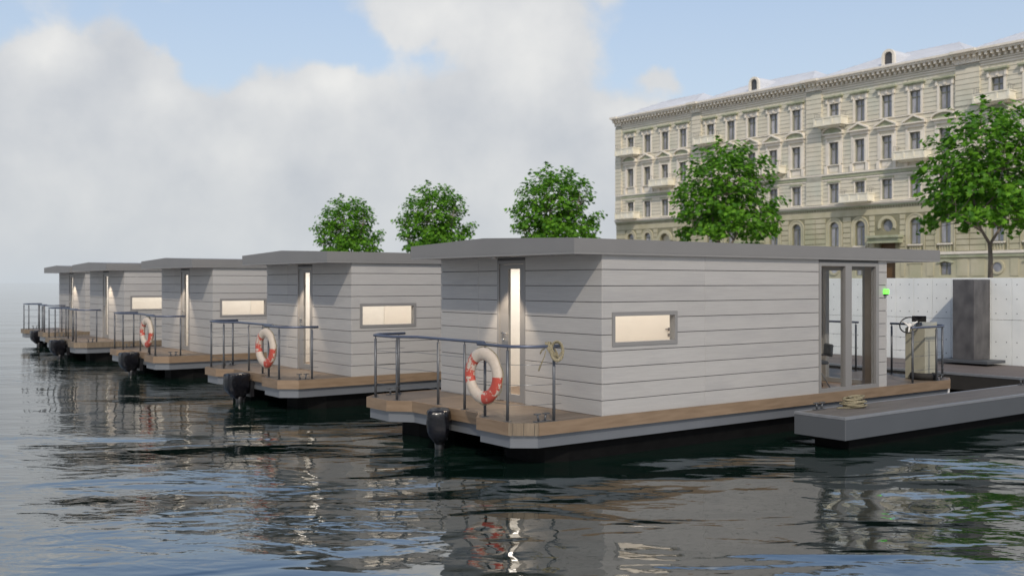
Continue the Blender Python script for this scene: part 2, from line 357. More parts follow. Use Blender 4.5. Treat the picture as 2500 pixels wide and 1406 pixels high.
# concrete quay wall: panels with recessed joints
wall=empty('concrete_wall',(WU,0,0)); tag(wall,'pale concrete quay wall of narrow panels with tie holes behind the walkway','wall')
bm=NB(); box(bm,.03,.215,QV0,QV1,-1,2.555); obj('wall_core',bm,'conc_gap',wall)
pw=.507; gap=.008
def panel_mesh(z0,z1,rows,name):
    b=NB(); box(b,-.0,.03,gap/2,pw-gap/2,z0,z1)
    bmesh.ops.bevel(b,geom=[e for e in b.edges],offset=.003,segments=1,affect='EDGES')
    for zz in rows:
        for yy in (.125,.381):
            vs=[b.verts.new((-.003,yy+.013*math.cos(k*PI/4),zz+.013*math.sin(k*PI/4))) for k in range(8)]
            f=b.faces.new(vs); f.material_index=1
    me=bpy.data.meshes.new(name); b.to_mesh(me); b.free(); me.materials.append(M['conc']); me.materials.append(M['hole']); return me
pu=panel_mesh(1.569,2.57,(2.406,2.063,1.72),'panel'); pl=panel_mesh(-.5,1.561,(1.037,.695),'panel')
k0=12.626
rest=NB()
ks=[k for k in range(-52,171) if QV0<=k0+k*pw and k0+(k+1)*pw<=QV1]
for k in ks:
    y=k0+k*pw
    if -10<=k<=12:
        obj('panel',pu,None,wall,(0,y,0)); obj('panel',pl,None,wall,(0,y,0))
    else:
        for me in (pu,pl):
            nb=len(rest.verts); rest.from_mesh(me); rest.verts.ensure_lookup_table()
            for vv in rest.verts[nb:]: vv.co.y+=y
o=obj('far_panels',rest,['conc','hole'],wall); tag(o,kind='stuff')
# dark pillar
p=empty('pillar',(23.35,12.636,.5)); tag(p,'dark grey square steel pillar on a flat base plate against the concrete wall','pillar')
bm=NB(); box(bm,-.25,.48,0,.535,.12,2.03); obj('shaft',bm,'pillar',p,bev=.004)
bm=NB(); box(bm,-.42,.40,-.42,.85,.05,.118); obj('base_plate',bm,'dock',p,bev=.004)
# floating walkway along the wall
wk=empty('floating_walkway',(20.87,0,.0)); tag(wk,'brown planked floating walkway with dark sides along the concrete wall','walkway')
bm=NB(); box(bm,0,2.9,QV0,WV1,.14,.455); obj('float',bm,'walkside',wk)
bm=NB(); box(bm,.25,2.6,QV0+.3,WV1-.3,-.4,.14); obj('pontoon',bm,'pontoon',wk)
bm=NB(); box(bm,-.012,.05,QV0,WV1,.455,.503); box(bm,2.86,2.9,QV0,WV1,.455,.503); obj('edge_trim',bm,'docktrim',wk)
pm=None
for i in range(20):
    for a,b_ in ((-14,9.2),(9.2,32),(32,86)):
        bm=NB(); w=(2.86-.05)/20; box(bm,.05+i*w+.003,.05+(i+1)*w-.003,a+.004,b_-.004,.456,.5)
        obj('plank',bm,'walkwood',wk)
# finger dock
fd=empty('finger_dock',(12.63,8.84,0)); tag(fd,'grey finger dock with brown plank top beside the nearest houseboat','dock')
FL=20.85-12.63
bm=NB(); box(bm,0,FL,0,.90,.162,.462); obj('float',bm,'dock',fd,bev=.006)
bm=NB(); box(bm,.3,FL,.15,.75,-.4,.162); obj('pontoon',bm,'pontoon',fd)
bm=NB(); box(bm,-.004,FL,-.004,.045,.4625,.503); box(bm,-.004,FL,.855,.904,.4625,.503); box(bm,-.004,.045,.045,.855,.4625,.503); obj('edge_trim',bm,'docktrim',fd,bev=.002)
w=(.855-.045)/7
for i in range(7):
    for s in range(3):
        a=.045+s*2.725; bm=NB(); box(bm,a+.003,a+2.72,.045+i*w+.003,.045+(i+1)*w-.003,.464,.5); obj('plank',bm,'dockwood',fd)

# ------------------------------------------------------------------ cleat mesh
def cleat_mesh():
    b=NB(); box(b,-.13,.13,-.03,.03,0,.012)
    for s in (-1,1):
        tube(b,[(s*.055,0,.01),(s*.075,0,.10)],[.016,.014],10)
        box(b,s*.075-.05,s*.075+.05,-.022,.022,.098,.112)
    me=bpy.data.meshes.new('cleat'); b.to_mesh(me); b.free(); me.materials.append(M['steel']); return me
CLEAT=cleat_mesh()
for x,y,lab in ((.48,.80,'near'),(6.75,.80,'far')):
    c=obj('cleat',CLEAT,None,fd,(x,y,.503))

# ------------------------------------------------------------------ houseboat
U0,V0,V1,UR=9.413,10.507,14.62,16.244
ZD=.6; ZT=2.87
O=Vector((9.413,10.507,0))           # boat origin : near front wall corner
def B(x0,x1,y0,y1,z0,z1,bm=None,mi=0):
    bm=bm or NB(); box(bm,x0-O.x,x1-O.x,y0-O.y,y1-O.y,z0,z1,mi); return bm
OUT=[(8.28,10.478),(7.96,10.735),(7.96,11.47),(8.23,11.80),(8.23,13.62),(7.96,13.95),(7.96,14.60),(8.28,14.86),(18.30,14.86),(18.72,14.60),(18.72,10.735),(18.30,10.478)]
def ufront(v):
    P=[(10.478,8.28),(10.735,7.96),(11.47,7.96),(11.80,8.23),(13.62,8.23),(13.95,7.96),(14.60,7.96),(14.86,8.28)]
    for (a,ua),(b_,ub) in zip(P,P[1:]):
        if a<=v<=b_+1e-6: return ua+(ub-ua)*(v-a)/(b_-a)
    return 8.28
def urear(v):
    P=[(10.478,18.30),(10.735,18.72),(14.60,18.72),(14.86,18.30)]
    for (a,ua),(b_,ub) in zip(P,P[1:]):
        if a<=v<=b_+1e-6: return ua+(ub-ua)*(v-a)/(b_-a)
    return 18.30
def inset(P,d):
    n=len(P); out=[]
    for i in range(n):
        p0,p1,p2=Vector(P[i-1]),Vector(P[i]),Vector(P[(i+1)%n])
        e1=(p1-p0).normalized(); e2=(p2-p1).normalized()
        # outline runs clockwise (v increasing on the -u side): inward normal = right of travel
        n1=Vector((e1.y,-e1.x)); n2=Vector((e2.y,-e2.x)); b_=(n1+n2); b_=b_/b_.dot(n1) if abs(b_.dot(n1))>1e-6 else n1
        out.append((p1.x+b_.x*d,p1.y+b_.y*d))
    return out
loc2=lambda P:[(x-O.x,y-O.y) for x,y in P]

def wallboxes(bm,axis,at,th,a0,a1,z0,z1,holes,mi=0):
    """wall slab with rectangular holes; axis 'v' -> plane u=at (runs along v), 'u' -> plane v=at"""
    xs=sorted({a0,a1,*[h for H in holes for h in H[:2]]})
    def put(a,b_,c,d):
        if b_-a<1e-4 or d-c<1e-4: return
        if axis=='v': B(at,at+th,a,b_,c,d,bm,mi)
        else: B(a,b_,at,at+th,c,d,bm,mi)
    for a,b_ in zip(xs,xs[1:]):
        hs=[H for H in holes if H[0]<=a+1e-6 and H[1]>=b_-1e-6]
        c=z0
        for H in sorted(hs,key=lambda q:q[2]): put(a,b_,c,H[2]); c=H[3]
        put(a,b_,c,z1)

def make_boat():
    root=empty('houseboat',O)
    # --- hull
    for y0,y1 in ((10.66,11.85),(13.50,14.70)):
        b=NB(); prism(b,loc2([(8.62,y0+.12),(8.50,y0+.35),(8.50,y1-.35),(8.62,y1-.12),(8.95,y1),(18.3,y1),(18.3,y0),(8.95,y0)]),-.45,.262); obj('pontoon',b,'pontoon',root)
    b=NB(); prism(b,loc2(inset(OUT,.055)),.262,.43); obj('hull_beam',b,'beam',root)
    b=NB(); prism(b,loc2(inset(OUT,.034)),.431,.555); obj('subfloor',b,'core',root)
    # --- fascia boards round the deck edge
    IN=inset(OUT,.032); n=len(OUT)
    for i in range(n):
        a,c=OUT[i],OUT[(i+1)%n]; ai,ci=IN[i],IN[(i+1)%n]
        if i==0: name_i='fascia_board'
        b=NB(); prism(b,loc2([a,c,ci,ai]),.432,.6)
        o=obj('fascia_board',b,'wood',root)
        if i==0: root['_ch']=o.name
    # --- deck boards
    IN2=inset(OUT,.034)
    nb=30; w=(14.86-10.478-.068)/nb
    br=[10.735,11.47,11.80,13.62,13.95,14.60]
    for i in range(nb):
        a=10.512+i*w+.0025; c=10.512+(i+1)*w-.0025
        vs=[a]+[q for q in br if a<q<c]+[c]
        f=[(ufront(q)+.034+(.012 if (q<10.74 or q>14.6) else 0),q) for q in vs]
        b=NB(); prism(b,loc2(f+[(9.405 if 10.50<a<14.62 else 9.405,c),(9.405,a)]),.556,.596); obj('deck_board',b,'deck',root)
        r=[(urear(q)-.034-(.012 if (q<10.74 or q>14.6) else 0),q) for q in vs]
        b=NB(); prism(b,loc2([(16.252,a),(16.252,c)]+r[::-1]),.556,.596); obj('deck_board',b,'deck',root)
    b=B(9.405,16.252,10.512,14.826,.556,.594); obj('cabin_floor',b,'floor_in',root)
    # --- walls
    DV0,DV1=12.256,12.981             # front door
    WN=(9.602,10.898,1.558,2.035)     # side window
    GL=(14.276,15.992,.60,2.80)       # side glazing
    RD=(10.87,11.80,.60,2.74)         # rear glass door
    T=.10; e=.014
    b=NB(); wallboxes(b,'v',U0+e,T,V0+e,V1-e,.597,ZT,[(DV0,DV1,.597,2.80)]); 
    wallboxes(b,'v',UR-e-T,T,V0+e,V1-e,.597,ZT,[(RD[0],RD[1],.597,RD[3])])
    wallboxes(b,'u',V0+e,T,U0+e+T,UR-e-T,.597,ZT,[WN,(GL[0],GL[1],.597,GL[3])])
    wallboxes(b,'u',V1-e-T,T,U0+e+T,UR-e-T,.597,ZT,[])
    obj('wall_core',b,'core',root)
    t2=.012                                                 # inner lining
    b=NB(); i0=e+T
    wallboxes(b,'v',U0+i0,t2,V0+i0,V1-i0,.597,2.80,[(DV0,DV1,.597,2.80)])
    wallboxes(b,'u',V0+i0,t2,U0+i0+t2,13.86,.597,2.80,[WN]); wallboxes(b,'u',V1-i0-t2,t2,U0+i0+t2,13.86,.597,2.80,[])
    wallboxes(b,'u',12.36,.06,U0+i0+t2,12.9,.597,2.80,[]); 
    wallboxes(b,'v',13.80,.06,V0+i0+t2,V1-i0-t2,.597,2.80,[])
    B(U0+i0,UR-i0,V0+i0,V1-i0,2.801,2.83,b)
    obj('interior_lining',b,'inner',root)
    b=NB(); wallboxes(b,'v',UR-i0-t2,t2,V0+i0,V1-i0,.597,2.80,[(RD[0],RD[1],.597,RD[3])]); wallboxes(b,'u',V1-i0-t2,t2,13.87,UR-i0-t2,.597,2.80,[])
    wallboxes(b,'v',13.861,.02,V0+i0,V1-i0,.597,2.80,[]); wallboxes(b,'u',12.72,.04,15.30,16.11,.597,2.80,[])
    obj('lounge_lining',b,'inner_dk',root)
    b=NB(); B(11.20,12.78,12.346,12.358,.597,2.62,b); d=obj('inner_door',b,'door_in',root)
    b=NB(); lathe(b,[(.0,-.012),(.026,-.01),(.026,.006)],16,(12.60-O.x,12.34-O.y,1.655),axis='y'); tube(b,[(12.65-O.x,12.31-O.y,1.655),(12.49-O.x,12.31-O.y,1.655)],.009,8)
    lathe(b,[(.0,-.012),(.026,-.01),(.026,.006)],16,(12.60-O.x,12.34-O.y,1.555),axis='y'); obj('door_handle',b,'iron',d)
    # --- siding planks
    zs=[ZD-.001]+[.811+.228*i for i in range(9)]+[ZT]
    g=.0052
    segs={}
    def plank(axis,a,b_,z0,z1,side):
        sp=13.5 if (axis=='v' and side<0) else 11.5
        if side<0 and a+.4<sp<b_-.4:                       # butt joint
            plank(axis,a,sp-.0015,z0,z1,side); plank(axis,sp+.0015,b_,z0,z1,side); return
        bm=NB()
        if axis=='v':
            x=U0 if side<0 else UR-e
            B(x,x+e,a,b_,z0,z1,bm)
        else:
            y=V0 if side<0 else V1-e
            B(a,b_,y,y+e,z0,z1,bm)
        bmesh.ops.bevel(bm,geom=bm.edges[:],offset=.0022,segments=1,affect='EDGES')
        obj('siding_plank',bm,'siding',root)
    for j,(z0,z1) in enumerate(zip(zs,zs[1:])):
        a,c=z0+(g if j else 0),z1-g
        plank('v',V0,DV0-.002,a,c,-1); plank('v',DV1+.002,V1,a,c,-1)
        plank('v',V0,RD[0]-.03,a,c,1); plank('v',RD[1]+.03,V1,a,c,1)
        if z1>WN[2]-.02 and z0<WN[3]+.02 :
            plank('u',U0+e,WN[0],a,c,-1)
            plank('u',WN[1],GL[0],a,c,-1)
            if a<WN[2]-.03: plank('u',WN[0],WN[1],a,WN[2],-1)
            if c>WN[3]+.03: plank('u',WN[0],WN[1],WN[3],c,-1)
        else: plank('u',U0+e,GL[0],a,c,-1)
        plank('u',GL[1],UR-e,a,c,-1)
        plank('u',U0+e,UR-e,a,c,1)
    # --- roof
    b=NB()
    prism_yz(b,[(10.437-O.y,2.872),(14.69-O.y,2.872),(14.69-O.y,3.06),(12.56-O.y,3.125),(10.437-O.y,3.06)],8.85-O.x,17.87-O.x)
    rf=obj('roof',b,'roof',root)
    b=NB(); B(8.853,17.867,10.44,14.687,2.842,2.8715,b); obj('soffit',b,'frame',root)
    b=NB(); lathe(b,[(.045,0),(.045,.016)],18,(9.08-O.x,12.62-O.y,2.826)); dl=obj('downlight',b,'chrome',root)
    b=NB(); lathe(b,[(.034,0),(.034,.003)],18,(9.08-O.x,12.62-O.y,2.822)); obj('lens',b,emis('lamp_lens',(1,.8,.55),2.0) if 'lens' not in M else 'x',dl) if False else obj('lens',b,'whitep',dl)
    ld=bpy.data.lights.new('downlight_lamp','SPOT'); ld.energy=140; ld.color=(1,.82,.62); ld.spot_size=R(72); ld.spot_blend=.4; ld.shadow_soft_size=.03
    lo=bpy.data.objects.new('downlight_lamp',ld); C.objects.link(lo); lo.parent=root; lo.location=(9.08-O.x,12.62-O.y,2.81)
    for (x,y,sx,sy,en) in ((11.6,11.40,3.9,1.5,38),(11.2,13.6,2.6,1.3,40),(15.0,12.4,1.2,1.6,12)):  # last is an added fill brightening the lounge, otherwise lit through its openings
        ad=bpy.data.lights.new('room_lamp_or_fill','AREA'); ad.shape='RECTANGLE'; ad.size=sx; ad.size_y=sy; ad.energy=en; ad.color=(1,.93,.85)
        ao=bpy.data.objects.new('room_lamp_or_fill',ad); C.objects.link(ao); ao.parent=root; ao.location=(x-O.x,y-O.y,2.78)
    # --- front door
    b=NB(); f=.05
    B(U0-.006,U0+.10,DV0,DV0+f,.6,2.80,b); B(U0-.006,U0+.10,DV1-f,DV1,.6,2.80,b); B(U0-.006,U0+.10,DV0+f,DV1-f,2.74,2.80,b)
    dr=obj('door_frame',b,'frame',root,bev=.003)
    b=NB(); wallboxes(b,'v',U0+.012,.05,DV0+f+.004,DV1-f-.004,.605,2.736,[(12.405,12.705,.72,2.665)]); dd=obj('door',b,'frame',root)
    b=NB(); B(U0+.030,U0+.036,12.405,12.705,.72,2.665,b); obj('pane',b,'glass',dd)
    b=NB(); X=U0-.03-O.x; Y=12.83-O.y; tube(b,[(X+.05,Y,1.66),(X,Y,1.66),(X,Y-.14,1.66)],.011,8); lathe(b,[(.024,0),(.024,.012)],16,(U0-O.x,Y,1.66),axis='x')
    lathe(b,[(.022,0),(.022,.012)],16,(U0-O.x,Y,1.56),axis='x'); obj('door_handle',b,'chrome',dd)
    # --- side window
    b=NB(); wallboxes(b,'u',V0-.012,.11,WN[0],WN[1],WN[2],WN[3],[(WN[0]+.055,WN[1]-.055,WN[2]+.055,WN[3]-.055)]); wn_=obj('window',b,'frame',root)
    b=NB(); B(WN[0]+.055,WN[1]-.055,V0+.05,V0+.056,WN[2]+.055,WN[3]-.055,b); obj('pane',b,'glass',wn_)
    # --- side glazing
    b=NB(); wallboxes(b,'u',V0-.010,.10,GL[0],GL[1],.60,2.80,[(GL[0]+.06,15.005,.665,2.735),(15.185,GL[1]-.09,.665,2.735)]); gz=obj('sliding_window',b,'frame',root)
    b=NB(); B(GL[0]+.06,15.005,V0+.04,V0+.046,.665,2.735,b); obj('pane',b,'glass',gz)
    b=NB(); B(15.185,GL[1]-.09,V0+.04,V0+.046,.665,2.735,b); obj('pane',b,'glass',gz)
    # --- rear door
    b=NB(); wallboxes(b,'v',UR-.10,.11,RD[0],RD[1],.60,RD[3],[(RD[0]+.07,RD[1]-.07,.68,RD[3]-.06)]); rd=obj('rear_door',b,'frame',root)
    b=NB(); B(UR-.05,UR-.044,RD[0]+.07,RD[1]-.07,.68,RD[3]-.06,b); obj('pane',b,'glass',rd)
    # --- green light
    b=NB(); B(16.13,16.235,V0-.055,V0-.003,2.25,2.335,b); gl=obj('navigation_light',b,'green',root,bev=.004)
    b=NB(); B(16.14,16.225,V0-.045,V0-.003,2.225,2.248,b); obj('light_bracket',b,'black',gl)
    # --- front railing
    rl=empty('railing',(0,0,0),root)
    posts=[(8.59,10.55),(8.06,10.88),(8.10,11.46),(8.33,12.30),(8.33,13.02),(8.12,13.90),(8.05,14.46),(8.66,14.76)]
    def rail_set(posts,paths,rl,zt=1.60):
        for x,y in posts:
            b=NB(); X,Y=x-O.x,y-O.y
            tube(b,[(X,Y,.596),(X,Y,zt-.05)],.0205,10); tube(b,[(X,Y,zt-.05),(X,Y,zt-.012)],.009,8)
            box(b,X-.05,X+.05,Y-.028,Y+.028,.5965,.603)
            obj('post',b,'steel',rl)
        for P in paths:
            b=NB(); tube(b,[(x-O.x,y-O.y,zt) for x,y in P],.0215,8); obj('top_rail',b,'rail',rl)
            for zc in (1.357,1.088,.825):
                b=NB(); tube(b,[(x-O.x,y-O.y,zc) for x,y in P],.0035,5); obj('cable',b,'cable',rl)
    rail_set(posts,[[(8.72,10.55),(8.30,10.60),(8.06,10.83),(8.06,11.58)],[(8.13,11.52),(8.33,11.80),(8.33,13.62),(8.05,13.92),(8.05,14.50),(8.28,14.76),(8.78,14.76)]],rl)
    rl2=empty('railing',(0,0,0),root)
    rp=[(17.10,10.53),(17.90,10.53),(18.57,10.80),(18.60,11.92),(18.60,12.76),(18.60,13.75),(18.55,14.50)]
    rail_set(rp,[[(17.06,10.53),(18.18,10.55),(18.60,10.80),(18.60,11.95)],[(18.60,12.70),(18.60,14.52),(18.2,14.76),(17.0,14.76)]],rl2,1.62)
    # --- helm console
    hc=NB(); Z=[(17.93,11.20),(17.93,10.78),(18.35,10.78),(18.35,11.20)]
    pts=loc2(Z); a=[hc.verts.new((x,y,.597)) for x,y in pts]; c=[hc.verts.new((x,y,z)) for (x,y),z in zip(pts,(1.575,1.60,1.69,1.69))]
    hc.faces.new(a[::-1]); hc.faces.new(c)
    for i in range(4): hc.faces.new((a[i],a[(i+1)%4],c[(i+1)%4],c[i]))
    bmesh.ops.recalc_face_normals(hc,faces=hc.faces[:])
    helm=obj('helm_console',hc,'console',root,bev=.006)
    b=NB(); ctr=Vector((17.85-O.x,11.06-O.y,1.635)); nrm=Vector((-.72,-.30,.50)).normalized(); ax=nrm.cross(Vector((0,0,1))).normalized(); ay=nrm.cross(ax)
    cp=lambda r,a:ctr+(ax*math.cos(a)+ay*math.sin(a))*r
    tube(b,[cp(.175,2*PI*k/28) for k in range(28)],.013,8,closed=True); st=obj('steering_wheel',b,'black',helm)
    b=NB()
    for k in range(3): tube(b,[ctr-nrm*.02,cp(.172,PI/2+2*PI*k/3)],[.022,.012],6)
    lathe_pts=[ctr-nrm*.03,ctr+nrm*.012]; tube(b,lathe_pts,[.045,.038],12); tube(b,[ctr-nrm*.03,ctr-nrm*.12],.018,8); obj('spokes',b,'whitep',st)
    b=NB(); box(b,-.012,.012,-.13,.13,.0,.12); sc=obj('screen',b,'screen',helm,(18.05-O.x,10.98-O.y,1.70),(0,R(-25),R(35)),bev=.003)
    b=NB(); tube(b,[(0,0,0),(.02,0,-.07)],.012,8); box(b,-.05,.09,-.06,.06,-.075,-.062); obj('screen_stand',b,'black',sc)
    b=NB(); lathe(b,[(.0,.055),(.05,.045),(.07,0)][::-1],16,(17.99-O.x,11.12-O.y,1.61)); obj('compass_dome',b,'whitep',helm)
    # --- cleats
    for x,y,rz in ((8.42,10.60,.05),(8.50,14.66,0),(18.05,10.56,0),(18.05,14.7,0)): obj('cleat',CLEAT,None,root,(x-O.x,y-O.y,.5965),(0,0,rz))
    # --- bow bracket
    b=NB(); B(18.45,18.52,10.62,10.68,.30,.435,b); obj('hull_bracket',b,'whitep',root)
    return root
def motor_mesh(seed=1):
    rnd=random.Random(seed)
    b=NB(); secs=[(-.36,.05,.07),(-.31,.085,.13),(-.24,.135,.205),(-.16,.165,.235),(-.05,.175,.25),(.06,.172,.25),(.12,.165,.243),(.15,.15,.225),(.158,.12,.19),(.162,.05,.08)]
    # cover of shrunk foil: lofted rounded-box sections, puckered towards the top edge and the neck
    rings=[]; seg=44
    for z,w,l_ in secs:
        ring=[]
        pk=.022 if (z>.1 or z<-.2) else .008
        for k in range(seg):
            a=2*PI*k/seg; c_,s_=math.cos(a),math.sin(a)
            x=math.copysign(abs(c_)**.45,c_)*l_; y=math.copysign(abs(s_)**.5,s_)*w
            wr=1+pk*2*math.sin(11*a+z*9)+pk*1.3*math.sin(17*a-z*14)+rnd.uniform(-.012,.012)
            ring.append(b.verts.new((x*wr+.03*(z<-.2),y*wr,z+rnd.uniform(-.004,.004))))
        rings.append(ring)
    for A,Bq in zip(rings,rings[1:]):
        for k in range(seg):
            f=b.faces.new((A[k],A[(k+1)%seg],Bq[(k+1)%seg],Bq[k])); f.smooth=True
    b.faces.new(rings[0][::-1]); b.faces.new(rings[-1])
    return b
def add_motor(root,yaw,uoff=0,voff=0):
    m=obj('outboard_motor',motor_mesh(),'plastic',root,(7.92-O.x+uoff,12.66-O.y+voff,.44),(0,0,yaw))
    b=NB(); secs=[(.10,-.26,.07),(.10,-.5,.05),(.12,-.72,.03)]
    tube(b,[(.06,0,-.22),(.06,0,-.45),(.05,0,-.75)],[.085,.07,.06],12); box(b,.05,.30,-.06,.06,-.28,-.16); box(b,.26,.34,-.10,.10,-.34,0); tube(b,[(.20,.03,-.30),(.16,.03,-.42),(.17,.03,-.62)],[.03,.035,.03],8)
    obj('motor_leg',b,'motor',m)

boat=make_boat()
boffs=[(0,0),(-.01,7.353),(.056,15.07),(-.043,22.568),(.618,29.975)]
boats=[boat]
for i,(a,b_) in enumerate(boffs[1:]):
    c=copy_tree(boat); c.location=O+Vector((a,b_,0)); boats.append(c)
for i,bo in enumerate(boats):
    add_motor(bo,R(52) if i==0 else R(5),(.14,0,0,0,.25)[i],-.09 if i==0 else 0)
    bo['group']='grey houseboats moored in a row'; bo['category']='houseboat'
labs=['nearest, largest grey houseboat beside the finger dock, rope coil on its front railing',
 'second houseboat from the right, lifebuoy on its railing and whole lit side window visible',
 'middle houseboat of the five, its lit side window partly hidden, small lifebuoy on its railing',
 'fourth houseboat along the row, without a lifebuoy, overlapping the farthest one',
 'farthest and smallest houseboat at the left end of the row against open water']
for bo,l_ in zip(boats,labs): bo['label']=l_
# nearest boat: corner fascia made of short upright boards
nm=boat['_ch']
for bo in boats:
    if '_ch' in bo.keys(): del bo['_ch']
old=bpy.data.objects[nm]; bpy.data.objects.remove(old)
A=Vector((8.28,10.478)); Bv=Vector((7.96,10.735)); d=(Bv-A); nn=Vector((d.y,-d.x)).normalized()
for k,(s,t) in enumerate(((.0,.14),(.14,.49),(.49,.84),(.84,1.0))):
    p=A+d*(s+.012); q=A+d*(t-.006); b=NB(); prism(b,loc2([p,q,q+nn*.03,p+nn*.03]),.432,.598)
    for hz_ in ((.46,.57) if k in (0,) else (.57,)):
        pass
    obj('upright_board',b,'wood_v',boat)
for bo in boats[3:]:
    for ch in bo.children:
        if ch.name.startswith('fascia_board'): ch.material_slots[0].link='OBJECT'; ch.material_slots[0].material=M['wood_v']
# light of far boats sits nearer the side
for bo in boats[3:]:
    for ch in bo.children:
        if ch.name.startswith('downlight'): ch.location=ch.location+Vector((0,-.55,0))

# ------------------------------------------------------------------ lifebuoys
def buoy(loc,label,tilt=0):
    root=empty('lifebuoy',loc); tag(root,label,'lifebuoy','old lifebuoys hung on the railings'); root.rotation_euler=(0,0,tilt)
    b=NB(); seg=48; n=14; Rm=.298; 
    rings=[]
    for i in range(seg):
        a=2*PI*i/seg; ring=[]
        for k in range(n):
            q=2*PI*k/n; rr=Rm+.088*math.cos(q); ring.append(b.verts.new((.062*math.sin(q),rr*math.cos(a),rr*math.sin(a))))
        rings.append(ring)
    for i in range(seg):
        for k in range(n):
            f=b.faces.new((rings[i][k],rings[i][(k+1)%n],rings[(i+1)%seg][(k+1)%n],rings[(i+1)%seg][k])); f.smooth=True
    bmesh.ops.recalc_face_normals(b,faces=b.faces[:])
    obj('ring',b,'buoy',root)
    b=NB(); tube(b,[(.012+.01*math.sin(9*2*PI*k/60),(.392+.008*math.sin(4*2*PI*k/60+1))*math.cos(2*PI*k/60),(.392+.008*math.sin(4*2*PI*k/60+1))*math.sin(2*PI*k/60)) for k in range(60)],.006,6,closed=True); obj('grab_line',b,'rope',root)
    return root
for i,lab in ((0,'large weathered red and white lifebuoy on the nearest houseboat railing'),(1,'weathered lifebuoy on the railing of the second houseboat, left of its lit door'),(2,'small distant lifebuoy on the railing of the third houseboat')):
    a,b_=boffs[i]; buoy((7.985+a,11.33+b_,1.18),lab,R(4))

# ------------------------------------------------------------------ ropes
def rope_on_rail():
    root=empty('rope_coil',(8.60,10.55,1.60)); tag(root,'beige rope coil looped over the end of the near railing','rope')
    rnd=random.Random(4); b=NB()
    pts=[]
    rt=Vector((.8,-.6,0)); dp=Vector((.6,.8,0)); up=Vector((0,0,1)); d1=(rt*.48-up*.88)
    for k in range(6*18):
        t=k/18; a=2*PI*t; q=rnd.uniform(-.003,.003)
        pts.append(rt*(-.065+.011*t+q)-up*(.060-.002*t)+d1*((.118+.008*math.sin(t*2.3))*math.cos(a))+dp*(.045*math.sin(a)-.01)+rt*(.022*math.sin(a)))
    for k in range(6*20):
        t=k/20; a=2*PI*t; q=rnd.uniform(-.003,.003); rr=.090+.007*math.sin(t*2.9)+.004*t
        pts.append(rt*(.030+rr*.78*math.cos(a)+q)-up*(.062-rr*1.18*math.sin(a))-dp*(.035+.007*t-.045*math.sin(a)))
    tube(b,pts,.0095,7)
    obj('coil',b,'rope',root)
    b=NB(); P=lambda x,z: rt*x+up*z-dp*.05
    tube(b,[P(-.12,-.06),P(-.135,-.13),P(-.165,-.20),P(-.20,-.28),P(-.215,-.33)],[.007,.007,.008,.013,.010],7)
    tube(b,[P(-.13,-.03),P(-.17,-.05),P(-.195,-.10)],[.008,.013,.010],7); obj('loose_end',b,'rope',root)
rope_on_rail()
root=empty('rope_coil',(13.79,9.50,.50)); tag(root,'beige rope coil lying on the finger dock beside its cleat','rope')
rnd=random.Random(9); b=NB(); pts=[(-.40,.02,.015),(-.34,.0,.02),(-.28,-.02,.015),(-.22,-.08,.015)]
for k in range(9*20):
    t=k/20; a=2*PI*t+PI; r=.20-.09*max(0,(t-4)/5)+.012*math.sin(7*t)+rnd.uniform(-.003,.003); ox=.05*math.sin(t*1.7)*(.3+t/9)
    pts.append((ox+r*math.cos(a),.02*math.cos(t*2)+r*.75*math.sin(a),.013+.0185*t+.012*math.sin(a*1.0+t)*(t/9)))
tube(b,pts,.0125,7); obj('coil',b,'rope',root)

# ------------------------------------------------------------------ tyre fender
b=NB(); prof=[(.15,.02),(.15,.11),(.19,.13),(.245,.12),(.26,.065),(.245,.01),(.19,0.0)]
rings=[]; sg=32
for k in range(sg):
    a=2*PI*k/sg; rings.append([b.verts.new((r*math.cos(a),r*math.sin(a),z)) for r,z in prof])
for k in range(sg):
    for j in range(len(prof)):
        f=b.faces.new((rings[k][j],rings[k][(j+1)%7],rings[(k+1)%sg][(j+1)%7],rings[(k+1)%sg][j])); f.smooth=True
bmesh.ops.recalc_face_normals(b,faces=b.faces[:])
tag(obj('tyre',b,'rubber',None,(18.02,10.86,.597)),'black rubber tyre lying on the rear deck before the helm console','tyre')

# ------------------------------------------------------------------ chair in the lounge
ch=empty('chair',(14.98,11.18,.594),rz=R(143)); tag(ch,'dark office chair standing inside behind the tall side glazing','chair')
b=NB(); box(b,-.24,.24,-.23,.23,.43,.49); obj('seat',b,'fabric',ch,bev=.02)
b=NB(); box(b,-.27,-.23,-.22,.22,.58,.80); obj('backrest',b,'fabric',ch,bev=.015,rot=(0,R(-4),0))
for s in (-1,1):
    b=NB(); tube(b,[(-.22,s*.24,.60),(.15,s*.24,.61),(.18,s*.24,.59)],.016,8); tube(b,[(.0,s*.24,.60),(-.02,s*.23,.47)],.012,6); obj('armrest',b,'black',ch)
for sx,sy in ((1,1),(1,-1),(-1,1),(-1,-1)):
    b=NB(); tube(b,[(sx*.06,sy*.06,.43),(sx*.27,sy*.24,.0)],.01,6); obj('leg',b,'steel',ch)

exec_marker=0
